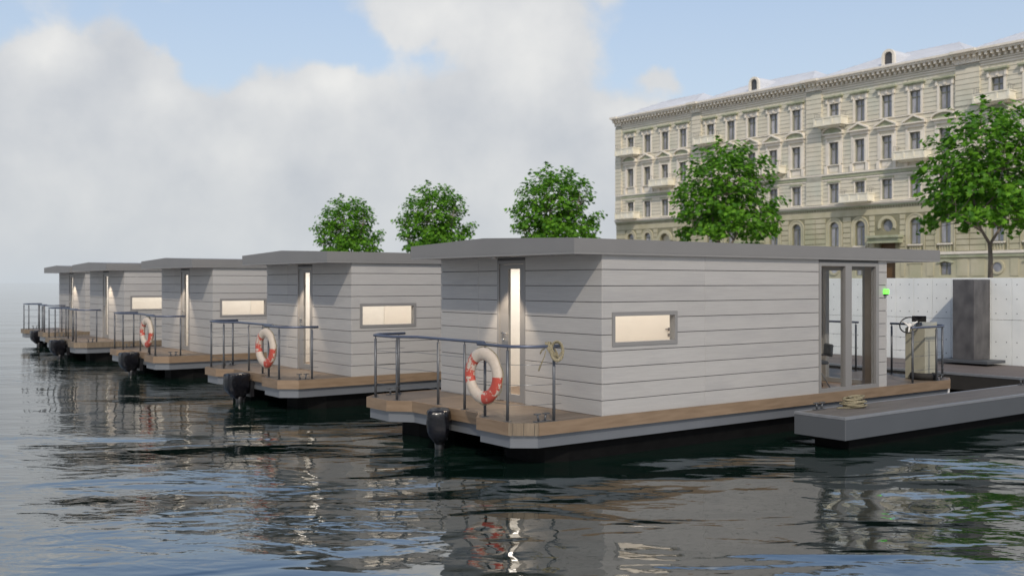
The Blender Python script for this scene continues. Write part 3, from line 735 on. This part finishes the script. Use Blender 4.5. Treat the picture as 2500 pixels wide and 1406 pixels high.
# ------------------------------------------------------------------ apartment building
FU=85.0
bd=empty('apartment_building',(FU,60,2.5)); tag(bd,'long ornate cream stone apartment building of five storeys behind the trees','building')
def G(o):   # children are built in world numbers
    o.location=(-FU+o.location.x,-60+o.location.y,-2.5+o.location.z); return o
def part(name,bm,m,parent=None,kind=None,bev=0):
    o=obj(name,bm,m,parent or bd,bev=bev)
    if parent is None: G(o)
    if kind: o['kind']=kind
    return o
rows=[(17.96,20.04),(14.09,16.24),(10.31,12.17)]
mods=[dict(v=[89.64,86.76,83.85,80.99],a=92.19,b=78.8,bal={0:[0],1:[2],2:[0]},first=True),
      dict(v=[76.83,73.89,71.01,68.14,65.24],a=78.8,b=62.95,bal={0:[0],1:[3],2:[1]}),
      dict(v=[60.74,57.84,54.94,52.05,49.15],a=62.95,b=46.9,bal={0:[0],1:[3],2:[1]}),
      dict(v=[44.4,41.5,38.6,35.7,32.8],a=46.9,b=30.8,bal={0:[0],1:[3],2:[1]})]
piers=[(92.19,91.15),(79.5,78.1),(63.93,62.1),(48.1,45.9),(31.9,30.8)]
HW=.54
def arc(cv,cz,r,n=12,a0=0,a1=PI): return [(cv+r*math.cos(a0+(a1-a0)*i/n),cz+r*math.sin(a0+(a1-a0)*i/n)) for i in range(n+1)]
# sash window meshes
def sash(w,h,arch=False):
    f=NB(); t=.06
    H=h-(w/2 if arch else 0)
    box(f,0,.08,-w/2,-w/2+t,0,H); box(f,0,.08,w/2-t,w/2,0,H); box(f,0,.08,-w/2+t,w/2-t,0,t)
    if arch:
        o1=arc(0,H,w/2,14); i1=arc(0,H,w/2-t,14)
        for k in range(14): prism_yz(f,[o1[k],o1[k+1],i1[k+1],i1[k]],0,.08)
    else: box(f,0,.08,-w/2+t,w/2-t,h-t,h)
    tz=(H-.05) if arch else h*.70
    box(f,-.015,.08,-w/2+t,w/2-t,tz,tz+.07); box(f,-.01,.08,-.035,.035,t,tz)
    if not arch: box(f,-.01,.08,-.03,.03,tz+.07,h-t)
    g=NB()
    if arch: prism_yz(g,[(w/2-.02,.02),]+arc(0,H,w/2-.02,14)[0:]+[(-w/2+.02,.02)],.05,.06)
    else: box(g,.05,.06,-w/2+.02,w/2-.02,.02,h-.02)
    out=[]
    for bm_,n_,m_ in ((f,'window','bwin'),(g,'pane','bglass')):
        me=bpy.data.meshes.new(n_); bm_.to_mesh(me); bm_.free(); me.materials.append(M[m_]); out.append(me)
    return out
sm={}
def window(cv,z0,z1,arch=False,w=2*HW):
    k=(round(z1-z0,2),arch,w)
    if k not in sm: sm[k]=sash(w,z1-z0,arch)
    o=obj('window',sm[k][0],None,bd,(.22,cv-60,z0-2.5)); obj('pane',sm[k][1],None,o)
wallm=NB(); ground=NB(); courses=NB(); plinth=NB(); courses_g=NB()
TH=.5
def wb(bm,v0,v1,z0,z1,u0=0,u1=TH): box(bm,FU+u0,FU+u1,v0,v1,z0,z1)
blocks={}
def block(v0,v1,z0,z1,m='stone_g'):
    w=round(v1-v0,2); h=round(z1-z0,3); k=(w,h,m)
    if k not in blocks:
        b=NB(); box(b,-.06,.0,-w/2+.02,w/2-.02,-h/2+.034,h/2-.034); bmesh.ops.bevel(b,geom=b.edges[:],offset=.012,segments=1,affect='EDGES')
        me=bpy.data.meshes.new('stone_block'); b.to_mesh(me); b.free(); me.materials.append(M[m]); blocks[k]=me
    obj('stone_block',blocks[k],None,bd,(0,(v0+v1)/2-60,(z0+z1)/2-2.5))
def trimpart(name,fn,m='stone_l',parent=None):
    b=NB(); fn(b); return part(name,b,m,parent)
def ped(b,cv,z0,kind):
    w=1.14; t=.15
    wb(b,cv-w,cv+w,z0,z0+.13,-.44,0); wb(b,cv-w+.15,cv+w-.15,z0-.30,z0,-.20,0)
    if kind=='tri':
        for s in (-1,1): prism_yz(b,[(cv+s*w,z0+.131),(cv+s*w,z0+.131+t),(cv,z0+.131+.55+t),(cv,z0+.131+.55)],FU-.46,FU)
    else:
        n=14; A=[(cv+w*math.cos(PI*i/n),z0+.131+.52*math.sin(PI*i/n)) for i in range(n+1)]
        for i in range(n): prism_yz(b,[A[i],A[i+1],(A[i+1][0],A[i+1][1]+t),(A[i][0],A[i][1]+t)],FU-.46,FU)
def tymp(b,cv,z0,kind):
    w=1.10
    if kind=='tri': prism_yz(b,[(cv-w,z0+.131),(cv+w,z0+.131),(cv,z0+.131+.55)],FU-.24,FU)
    else: prism_yz(b,[(cv+w*math.cos(PI*i/12),z0+.131+.51*math.sin(PI*i/12)) for i in range(13)],FU-.24,FU)
for mi_,m in enumerate(mods):
    a,b_=m['a'],m['b']; vs=sorted(m['v'])
    # upper walls with openings
    def strip(bm,z0,z1,hw=HW,ops=vs):
        c=b_
        for q in ops:
            wb(bm,c,q-hw,z0,z1); c=q+hw
        wb(bm,c,a,z0,z1)
    zc=9.9
    for (z0,z1) in rows[::-1]:
        wb(wallm,b_,a,zc,z0); strip(wallm,z0,z1); zc=z1
    wb(wallm,b_,a,zc,22.2)
    # upper courses, raised slabs between the windows
    def course(z0,z1,zz0,zz1,ops=vs,mar=.36,pitch=.36):
        z=z0
        while z+pitch<=z1+.02:
            c=b_
            for q in list(ops)+[None]:
                e_=(q-HW-mar) if q is not None else a
                if e_-c>.2: wb(courses,c+.005,e_-.005,z+.028,z+pitch-.028,-.035,0)
                if q is not None: c=q+HW+mar
            z+=pitch
    course(17.95,21.2,0,0,mar=.23,pitch=.406); course(13.2,17.78,0,0,mar=.23,pitch=.416); course(10.12,12.5,0,0,mar=.13,pitch=.397)
    for z0,z1 in ((20.16,21.16),(16.34,17.78),(13.2,13.93),(12.27,12.5)): 
        for q in vs: wb(courses,q-HW-.22,q+HW+.22,z0,z1,-.025,0)
    wb(courses,b_,a,21.2,22.2,-.03,0)
    # ground floor wall
    arches=[q for i,q in enumerate(m['v'])]; arches=list(arches)
    portal=m['v'][2]
    ops=[]
    for q in vs:
        if q==portal: ops.append((q,.85 if not m.get('first') else .8))
        else: ops.append((q,.54))
    c=b_
    for q,hw in ops: wb(ground,c,q-hw,5.0,9.9); wb(plinth,c,q-hw,2.5,5.0); c=q+hw
    wb(ground,c,a,5.0,9.9); wb(plinth,c,a,2.5,5.0)
    wb(courses_g,b_,a,8.88,9.5,-.05,0)
    for q,hw in ops:
        if q==portal:
            if m.get('first'):
                sp=7.4; wb(ground,q-hw,q+hw,8.25,9.9)
                A_=arc(q,sp,hw,14); P=[(q+hw,8.25)]+A_+[(q-hw,8.25)]
                prism_yz(ground,P,FU,FU+TH)
                bq=NB(); box(bq,FU+.55,FU+.6,q-hw,q+hw,2.5,8.3); part('door',bq,'oak')
                bq=NB(); A1=arc(q,sp,hw+.42,14); A0=arc(q,sp,hw+.02,14)
                for k in range(14): prism_yz(bq,[A1[k],A1[k+1],A0[k+1],A0[k]],FU-.14,FU)
                part('portal_arch',bq,'stone_g')
            else:
                wb(ground,q-hw,q+hw,6.15,7.2); wb(ground,q-hw,q+hw,8.36,9.9)
                for s in (-1,1):
                    P=[(q+s*hw,7.2)]+[(q+s*hw,8.36)]+[(q,8.36)]+[(q+s*.56*math.sin(PI*i/10),7.79+.56*math.cos(PI*i/10)) for i in range(11)]+[(q,7.2)]
                    prism_yz(ground,P,FU,FU+TH)
                bq=NB(); lathe(bq,[(.57,0),(.57,.05)],28,(FU+.25,q,7.79),axis='x'); o=part('round_window',bq,'bglass')
                bq=NB(); pts=[(FU+.22,q+.54*math.cos(2*PI*k/28),7.79+.54*math.sin(2*PI*k/28)) for k in range(28)]; tube(bq,pts,.04,6,closed=True); part('round_frame',bq,'bwin')
                bq=NB(); box(bq,FU+.38,FU+.45,q-.85,q+.85,2.5,6.15); part('door',bq,'oak')
                bq=NB(); A1=arc(q,7.79,.95,14,-.3,PI+.3); A0=arc(q,7.79,.66,14,-.3,PI+.3)
                for k in range(14): prism_yz(bq,[A1[k],A1[k+1],A0[k+1],A0[k]],FU-.1,FU)
                part('window_surround',bq,'stone_g')
                bq=NB(); wb(bq,q-1.75,q+1.75,6.66,6.88,-.95,0); wb(bq,q-1.6,q+1.6,6.38,6.66,-.72,0); wb(bq,q-1.65,q+1.65,6.17,6.36,-.80,0); part('door_canopy',bq,'stone_m')
        else:
            z0,z1=6.0,8.41; sp=z1-hw
            wb(ground,q-hw,q+hw,8.41,9.9)
            P=[(q+hw,8.41)]+arc(q,sp,hw,14)+[(q-hw,8.41)]; prism_yz(ground,P,FU,FU+TH)
            i=m['v'].index(q)
            wb(plinth,q-hw,q+hw,4.35,6.0); 
            if i in (4,1) :
                wb(plinth,q-hw,q+hw,2.5,3.16); window(q,3.16,4.30)
                wb(plinth,q-hw,q+hw,4.30,4.35)
                bq=NB(); A1=[(q-.8,4.25),(q-.4,4.50),(q,4.56),(q+.4,4.50),(q+.8,4.25),(q+.62,4.20),(q,4.40),(q-.62,4.20)]; prism_yz(bq,A1,FU-.12,FU); part('window_hood',bq,'stone_m')
            else:
                wb(plinth,q-hw,q+hw,2.5,4.35)
                if i==0:
                    bq=NB(); n_=26; 
                    for k in range(n_):
                        a0,a1=2*PI*k/n_,2*PI*(k+1)/n_
                        prism_yz(bq,[(q+.62*math.cos(a0),3.8+.62*math.sin(a0)),(q+.62*math.cos(a1),3.8+.62*math.sin(a1)),(q+.42*math.cos(a1),3.8+.42*math.sin(a1)),(q+.42*math.cos(a0),3.8+.42*math.sin(a0))],FU-.12,FU)
                    part('oculus',bq,'stone_g'); bq=NB(); lathe(bq,[(.41,0),(.41,.01)],24,(FU-.02,q,3.8),axis='x'); part('oculus_pane',bq,'bglass')
                else:
                    bq=NB(); wb(bq,q-.75,q+.75,4.2,4.32,-.1,0); wb(bq,q-.6,q+.6,2.9,4.2,-.05,0); part('blind_panel',bq,'stone_g')
            window(q,z0,z1,True)
            bq=NB(); A1=arc(q,sp,hw+.42,16); A0=arc(q,sp,hw+.0,16); A2=arc(q,sp,hw+.30,16)
            for k in range(16):
                prism_yz(bq,[A1[k],A1[k+1],A2[k+1],A2[k]],FU-.11,FU); prism_yz(bq,[A2[k],A2[k+1],A0[k+1],A0[k]],FU-.06,FU)
            for s in (-1,1): wb(bq,q+s*hw,q+s*(hw+.3),5.95,sp,-.06,0); wb(bq,q+s*(hw+.3),q+s*(hw+.42),5.25,sp,-.11,0)
            part('arch_surround',bq,'stone_g')
            bq=NB(); wb(bq,q-.72,q+.72,5.86,5.98,-.2,0); part('sill',bq,'stone_l')
            bq=NB()
            for k in range(5): x_=q-.5+k*.25; box(bq,FU-.08,FU,x_-.05,x_+.05,5.25,5.84)
            part('balusters',bq,'stone_g')
    # ground floor rustic blocks (separate stones)
    cs=[5.25+.51*i for i in range(9)]
    edges=[b_]+[x for q,hw in ops for x in (q-hw-.44,q+hw+.44)]+[a]
    if not m.get('first'):
        pass
    for z in cs[:-1]:
        top=z+.51
        for k in range(0,len(edges),2):
            v0,v1=edges[k],edges[k+1]
            if z>8.4: continue
            if v1-v0>.3:
                if mi_==3 and v1<40.5: continue
                block(v0+.01,v1-.01,z,top)
    # plinth panels
    for k in range(0,len(edges),2):
        v0,v1=edges[k],edges[k+1]
        if v1-v0>.5: 
            bq=NB(); wb(bq,v0+.12,v1-.12,3.05,4.55,-.05,0); part('plinth_panel',bq,'stone_g')
    # bands
    bq=NB(); wb(bq,b_,a,4.98,5.22,-.24,0); part('plinth_band',bq,'stone_l')
    bq=NB(); wb(bq,b_,a,4.70,4.97,-.16,0); wb(bq,b_,a,2.5,2.85,-.12,0); part('plinth_course',bq,'stone_m')
    bq=NB(); wb(bq,b_,a,9.98,10.10,-.42,0); wb(bq,b_,a,9.84,9.98,-.30,0); part('floor_band',bq,'stone_l')
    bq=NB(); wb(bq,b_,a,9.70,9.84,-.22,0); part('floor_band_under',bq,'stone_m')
    bq=NB(); z_=b_+.1
    while z_<a-.1: wb(bq,z_,z_+.14,9.52,9.70,-.12,0); z_+=.28
    part('dentils',bq,'stone_g',kind='stuff')
    bq=NB(); wb(bq,b_,a,13.02,13.18,-.20,0); wb(bq,b_,a,12.50,12.62,-.10,0); part('string_course',bq,'stone_l')
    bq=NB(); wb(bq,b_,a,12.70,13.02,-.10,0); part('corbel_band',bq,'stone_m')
    bq=NB(); wb(bq,b_,a,17.80,17.92,-.12,0); part('string_course',bq,'stone_l')
    bq=NB(); wb(bq,b_,a,21.18,21.30,-.12,0); wb(bq,b_,a,21.42,21.54,-.14,0); part('frieze_band',bq,'stone_l')
    # window trims
    for r,(z0,z1) in enumerate(rows):
        for i,q in enumerate(m['v']):
            window(q,z0,z1)
            bq=NB(); jw=.22 if r<2 else .12; pr=.09 if r!=1 else .14
            for s in (-1,1): wb(bq,q+s*HW,q+s*(HW+jw),z0-.05,z1+.1,-pr,0)
            wb(bq,q-HW-jw-.05,q+HW+jw+.05,z0-.14,z0-.0501,-pr-.06,0)
            wb(bq,q-HW,q+HW,z1+.0,z1+.1,-pr,0)
            part('window_trim',bq,'stone_l')
            if r==0:
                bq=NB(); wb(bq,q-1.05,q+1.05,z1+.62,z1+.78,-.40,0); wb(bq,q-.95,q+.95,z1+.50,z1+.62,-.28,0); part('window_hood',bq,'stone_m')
                bq=NB(); wb(bq,q-.80,q+.80,z1+.12,z1+.50,-.10,0)
                for s in (-1,1): wb(bq,q+s*.66,q+s*.86,z1+.05,z1+.5,-.22,0)
                wb(bq,q-.12,q+.12,z1+.1,z1+.5,-.18,0); part('hood_brackets',bq,'stone_l')
            if r==1:
                bq=NB(); k='arc' if (i in (0,4) if not m.get('first') else i in (0,3)) else 'tri'
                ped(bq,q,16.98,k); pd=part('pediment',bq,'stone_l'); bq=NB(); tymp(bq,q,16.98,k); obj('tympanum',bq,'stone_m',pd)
                bq=NB()
                for s in (-1,1): wb(bq,q+s*(HW+.22),q+s*(HW+.42),z0,z1+.4,-.10,0); wb(bq,q+s*(HW+.16),q+s*(HW+.48),13.18,z0-.15,-.22,0)
                wb(bq,q-.5,q+.5,13.35,z0-.18,-.05,0); part('pilasters',bq,'stone_l')
            if r==2:
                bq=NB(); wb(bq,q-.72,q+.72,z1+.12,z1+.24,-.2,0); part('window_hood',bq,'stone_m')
    # balconies
    for r,lst in m['bal'].items():
        for i in lst:
            q=m['v'][i]; zt={0:18.64,1:14.5,2:10.98}[r]; D=1.15; hw=1.55
            b=NB(); wb(b,q-hw-.05,q+hw+.05,zt-.82,zt-.66,-D-.05,0); wb(b,q-hw+.3,q+hw-.3,zt-.98,zt-.82,-D+.35,0); o=part('balcony',b,'bal')
            b=NB(); 
            for s in (-1,1): wb(b,q+s*hw,q+s*(hw-.12),zt-.65,zt-.1,-D,0)
            wb(b,q-hw+.12,q+hw-.12,zt-.65,zt-.1,-D,-D+.12); 
            for vv in (-hw,-.55,.45,hw-.12): wb(b,q+vv-.03,q+vv+.15,zt-.65,zt-.1,-D-.04,-D+.14)
            wb(b,q-hw-.06,q+hw+.06,zt-.10,zt,-D-.06,-D+.16)
            for s in (-1,1): wb(b,q+s*(hw+.06),q+s*(hw-.16),zt-.10,zt,-D+.16,0)
            pp=obj('parapet',b,'bal',o)
            b=NB()
            for s in (-1,1):
                for uu in (0,.35,.7): box(b,FU-D+uu+.05,FU-D+uu+.07,q+s*(hw-.05)-.01,q+s*(hw-.05)+.01,zt,zt+.45)
                box(b,FU-D,FU,q+s*(hw-.05)-.012,q+s*(hw-.05)+.012,zt+.45,zt+.475)
            obj('iron_railing',b,'iron',o)
    # cornice
    b=NB(); wb(b,b_,a,22.44,22.63,-.95,.4); wb(b,b_,a,22.27,22.44,-.80,.4); wb(b,b_,a,21.62,21.72,-.2,0); part('cornice',b,'stone_l')
    b=NB(); z_=b_+.15
    while z_<a-.2:
        wb(b,z_,z_+.22,22.0,22.27,-.70,0); wb(b,z_+.02,z_+.20,21.75,22.0,-.40,0); z_+=.52
    part('cornice_brackets',b,'stone_l',kind='stuff')
    # hip roof
    b=NB(); e0,e1=b_-.05,a+.05
    P=[(FU-.7,e0,22.64),(FU-.7,e1,22.64),(FU+12.5,e1,22.64),(FU+12.5,e0,22.64),(FU+5.2,e0+3.9,24.95),(FU+5.2,e1-3.9,24.95)]
    vv=[b.verts.new(p) for p in P]
    for f in ((0,4,5,1),(3,2,5,4),(0,3,4),(1,5,2),(0,1,2,3)): b.faces.new([vv[i] for i in f])
    bmesh.ops.recalc_face_normals(b,faces=b.faces[:])
    rf=part('roof',b,'croof')
    b=NB(); z_=e0+.9
    while z_<e1-.6:
        k=min(1,min(z_-e0,e1-z_)/3.9); tube(b,[(FU-.66,z_,22.655),(FU-.7+5.9*k,z_,22.64+2.31*k+.015)],.022,4); z_+=.75
    o=obj('roof_seams',b,'croof',rf); o['kind']='stuff'
    if not m.get('first'):
        q={1:70.68,2:54.77,3:38.7}[mi_]
        b=NB(); A1=arc(q,23.62,.68,14); A0=arc(q,23.62,.44,14)
        for k in range(14): prism_yz(b,[A1[k],A1[k+1],A0[k+1],A0[k]],FU-.15,FU+.1)
        for s in (-1,1): wb(b,q+s*.44,q+s*.68,22.64,23.62,-.15,.1)
        dm=part('dormer',b,'stone_l')
        b=NB(); P=[(q+.64,22.6)]+arc(q,23.62,.64,14)+[(q-.64,22.6)]; prism_yz(b,P,FU+.1,FU+4.2); obj('dormer_roof',b,'croof',dm)
        b=NB(); P=[(q+.44,22.66)]+arc(q,23.62,.44,14)+[(q-.44,22.66)]; prism_yz(b,P,FU+.04,FU+.09); w_=obj('window',b,'dkglass',dm)
# piers
for (a,b_) in piers:
    b=NB(); z=10.15
    for z0,z1 in ((10.15,12.5),(13.2,17.8),(17.93,21.18)):
        n_=int((z1-z0)/.42); h=(z1-z0)/n_
        for i in range(n_): wb(b,b_,a,z0+i*h+.028,z0+(i+1)*h-.028,-.23,0)
    pr_=part('pier_stones',b,'stone',kind='stuff'); b=NB(); wb(b,b_+.02,a-.02,10.15,21.5,-.19,0); wb(b,b_+.01,a-.01,2.6,9.5,-.06,0) if False else None; part('pier_core',b,'joint')
    b=NB(); wb(b,b_-.05,a+.05,22.42,22.65,-1.15,0); wb(b,b_-.02,a+.02,21.6,22.27,-.30,0); part('pier_capital',b,'stone_l')
part('wall',wallm,'joint'); part('ground_floor_wall',ground,'joint_g'); part('plinth_wall',plinth,'stone_g',kind='stuff'); part('spandrel_band',courses_g,'stone_g'); part('wall_courses',courses,'stone',kind='stuff')
b=NB(); box(b,FU+TH,FU+12,30.8,92.19,2.5,22.6); part('building_body',b,'stone')

# ------------------------------------------------------------------ trees
def tree_meshes(seed=3):
    rnd=random.Random(seed)
    H=9.05
    bb=NB(); tips=[]
    def inside(p,s=1.0):
        x,y,z=p; rr=math.hypot(x,y)
        if z>9.0: return False
        if z<max(2.5,4.3-.55*rr): return False            # hollow below: the limbs show
        t=(z-2.3)/6.7
        r=3.35*min(1,.80+1.2*t)*max(0,1-max(0,(t-.35)/.67)**2.4)**.5
        a=math.atan2(y,x); r*=1+.08*math.sin(3*a+1.2+.4*z)+.06*math.sin(5*a+z*1.7)+.05*math.sin(2.3*z+a)
        return rr<r*s
    limbs=[[(0,0,0),(.02,0,1.1),(0,.02,1.9)],
           [(0,.02,1.9),(-.45,.05,2.55),(-.85,.1,3.3),(-.9,.1,4.4),(-.7,.2,5.8),(-.4,.1,7.4)],
           [(0,.02,1.9),(.5,-.1,2.7),(.95,-.1,3.6),(1.2,.1,4.8),(1.2,.2,6.2),(.9,.2,7.6)],
           [(-.45,.05,2.55),(-1.3,.3,3.1),(-2.0,.2,3.9),(-2.4,.3,5.0)],
           [(-.85,.1,3.3),(-.7,-1.1,4.2),(-.9,-1.9,5.4)],[(.5,-.1,2.7),(.4,1.2,3.7),(.3,2.0,5.0),(0,2.1,6.4)],
           [(.95,-.1,3.6),(2.0,-.3,3.9),(2.5,-.2,4.8)],[(.95,-.1,3.6),(1.3,-1.4,4.6),(1.2,-1.9,5.8)],[(-.9,.1,4.4),(-1.2,1.3,5.3),(-1.1,1.9,6.4)],
           [(-1.3,.3,3.1),(-2.1,-.5,3.2),(-2.6,-.7,3.3)],[(2.0,-.3,3.9),(2.5,.6,3.6),(2.8,.8,3.5)]]
    rad=[(.125,.10),(.08,.025),(.08,.025),(.06,.02),(.05,.02),(.06,.02),(.05,.02),(.05,.02),(.045,.02),(.035,.015),(.035,.015)]
    # orient: object x is seen sideways in the picture
    joints=[]
    for P,(r0,r1) in zip(limbs,rad):
        n=len(P); tube(bb,P,[r0+(r1-r0)*i/(n-1) for i in range(n)],8)
        for i in range(1,n): joints.append(Vector(P[i])); joints.append((Vector(P[i])+Vector(P[i-1]))/2)
    cl=[]
    tries=0
    while len(cl)<215 and tries<30000:
        tries+=1
        p=Vector((rnd.uniform(-3.6,3.6),rnd.uniform(-3.6,3.6),rnd.uniform(1.9,9.0)))
        if not inside(p): continue
        if inside(p,.5) and rnd.random()<.3: continue
        if any((p-q).length<.50 for q in cl): continue
        cl.append(p)
    for p in cl:
        j=min(joints,key=lambda q:(q-p).length+(1.5 if q.z>p.z+.3 else 0)+(2 if q.z<1.8 else 0))
        mid=(j+p)/2+Vector((rnd.uniform(-.15,.15),rnd.uniform(-.15,.15),-.05)); tube(bb,[j,mid,p],[.024,.016,.008],5,cap=False)
    trunk=bpy.data.meshes.new('trunk'); bb.to_mesh(trunk); bb.free(); trunk.materials.append(M['bark'])
    # leaves: five-lobed maple outline
    ol=[(0,0),(.30,-.10),(.24,.10),(.52,.22),(.30,.36),(.34,.56),(.14,.52),(0,.92),(-.14,.52),(-.34,.56),(-.30,.36),(-.52,.22),(-.24,.10),(-.30,-.10)]
    V=[];Fc=[]
    def leaf(p,n,size,rot):
        z=n.normalized(); x=z.orthogonal().normalized(); x=(Matrix.Rotation(rot,3,z)@x); y=z.cross(x)
        # let the tip hang
        b0=len(V); V.append(p+y*(.33*size)+z*(.05*size))
        for a,c in ol:
            d=-.22*(a*a)-.12*c*c
            V.append(p+x*(a*size)+y*(c*size)+z*(d*size))
        k=len(ol)
        for i in range(k): Fc.append((b0,b0+1+i,b0+1+(i+1)%k))
    for p in cl:
        c=Vector((p.x,p.y,p.z)); outw=Vector((p.x,p.y,(p.z-4.6)*.9))
        for k in range(rnd.randint(18,30)):
            q=c+Vector((rnd.gauss(0,.27),rnd.gauss(0,.27),rnd.gauss(-.03,.22)))
            nn=(outw.normalized()*.7+Vector((0,0,.8))+Vector((rnd.gauss(0,.55),rnd.gauss(0,.55),rnd.gauss(0,.4)))).normalized()
            leaf(q,nn,rnd.uniform(.24,.40),rnd.uniform(0,2*PI))
    cr=bpy.data.meshes.new('crown'); cr.from_pydata([tuple(v) for v in V],[],Fc); cr.materials.append(M['leaf'])
    return trunk,cr
TR,CR=tree_meshes(3)
tl=[(26.5,'rightmost maple tree before the building, its forked trunk fully in view',15,1.0),(43.9,'maple tree before the left half of the building facade, above the nearest roof',15,1.0),(61.3,'maple tree just left of the building, largest of the three against the sky',15,1.0),
    (78.7,'middle one of the three maple trees against the open sky',15,1.0),(95.7,'leftmost and smallest maple tree on the skyline',15,1.0)]
for v_,lab,rz,s in tl:
    t=empty('maple_tree',(50,v_,2.5),rz=R(rz-36.8)); t.scale=(s,s,s); tag(t,lab,'tree','maple trees along the quay street')
    obj('trunk',TR,None,t); obj('crown',CR,None,t)
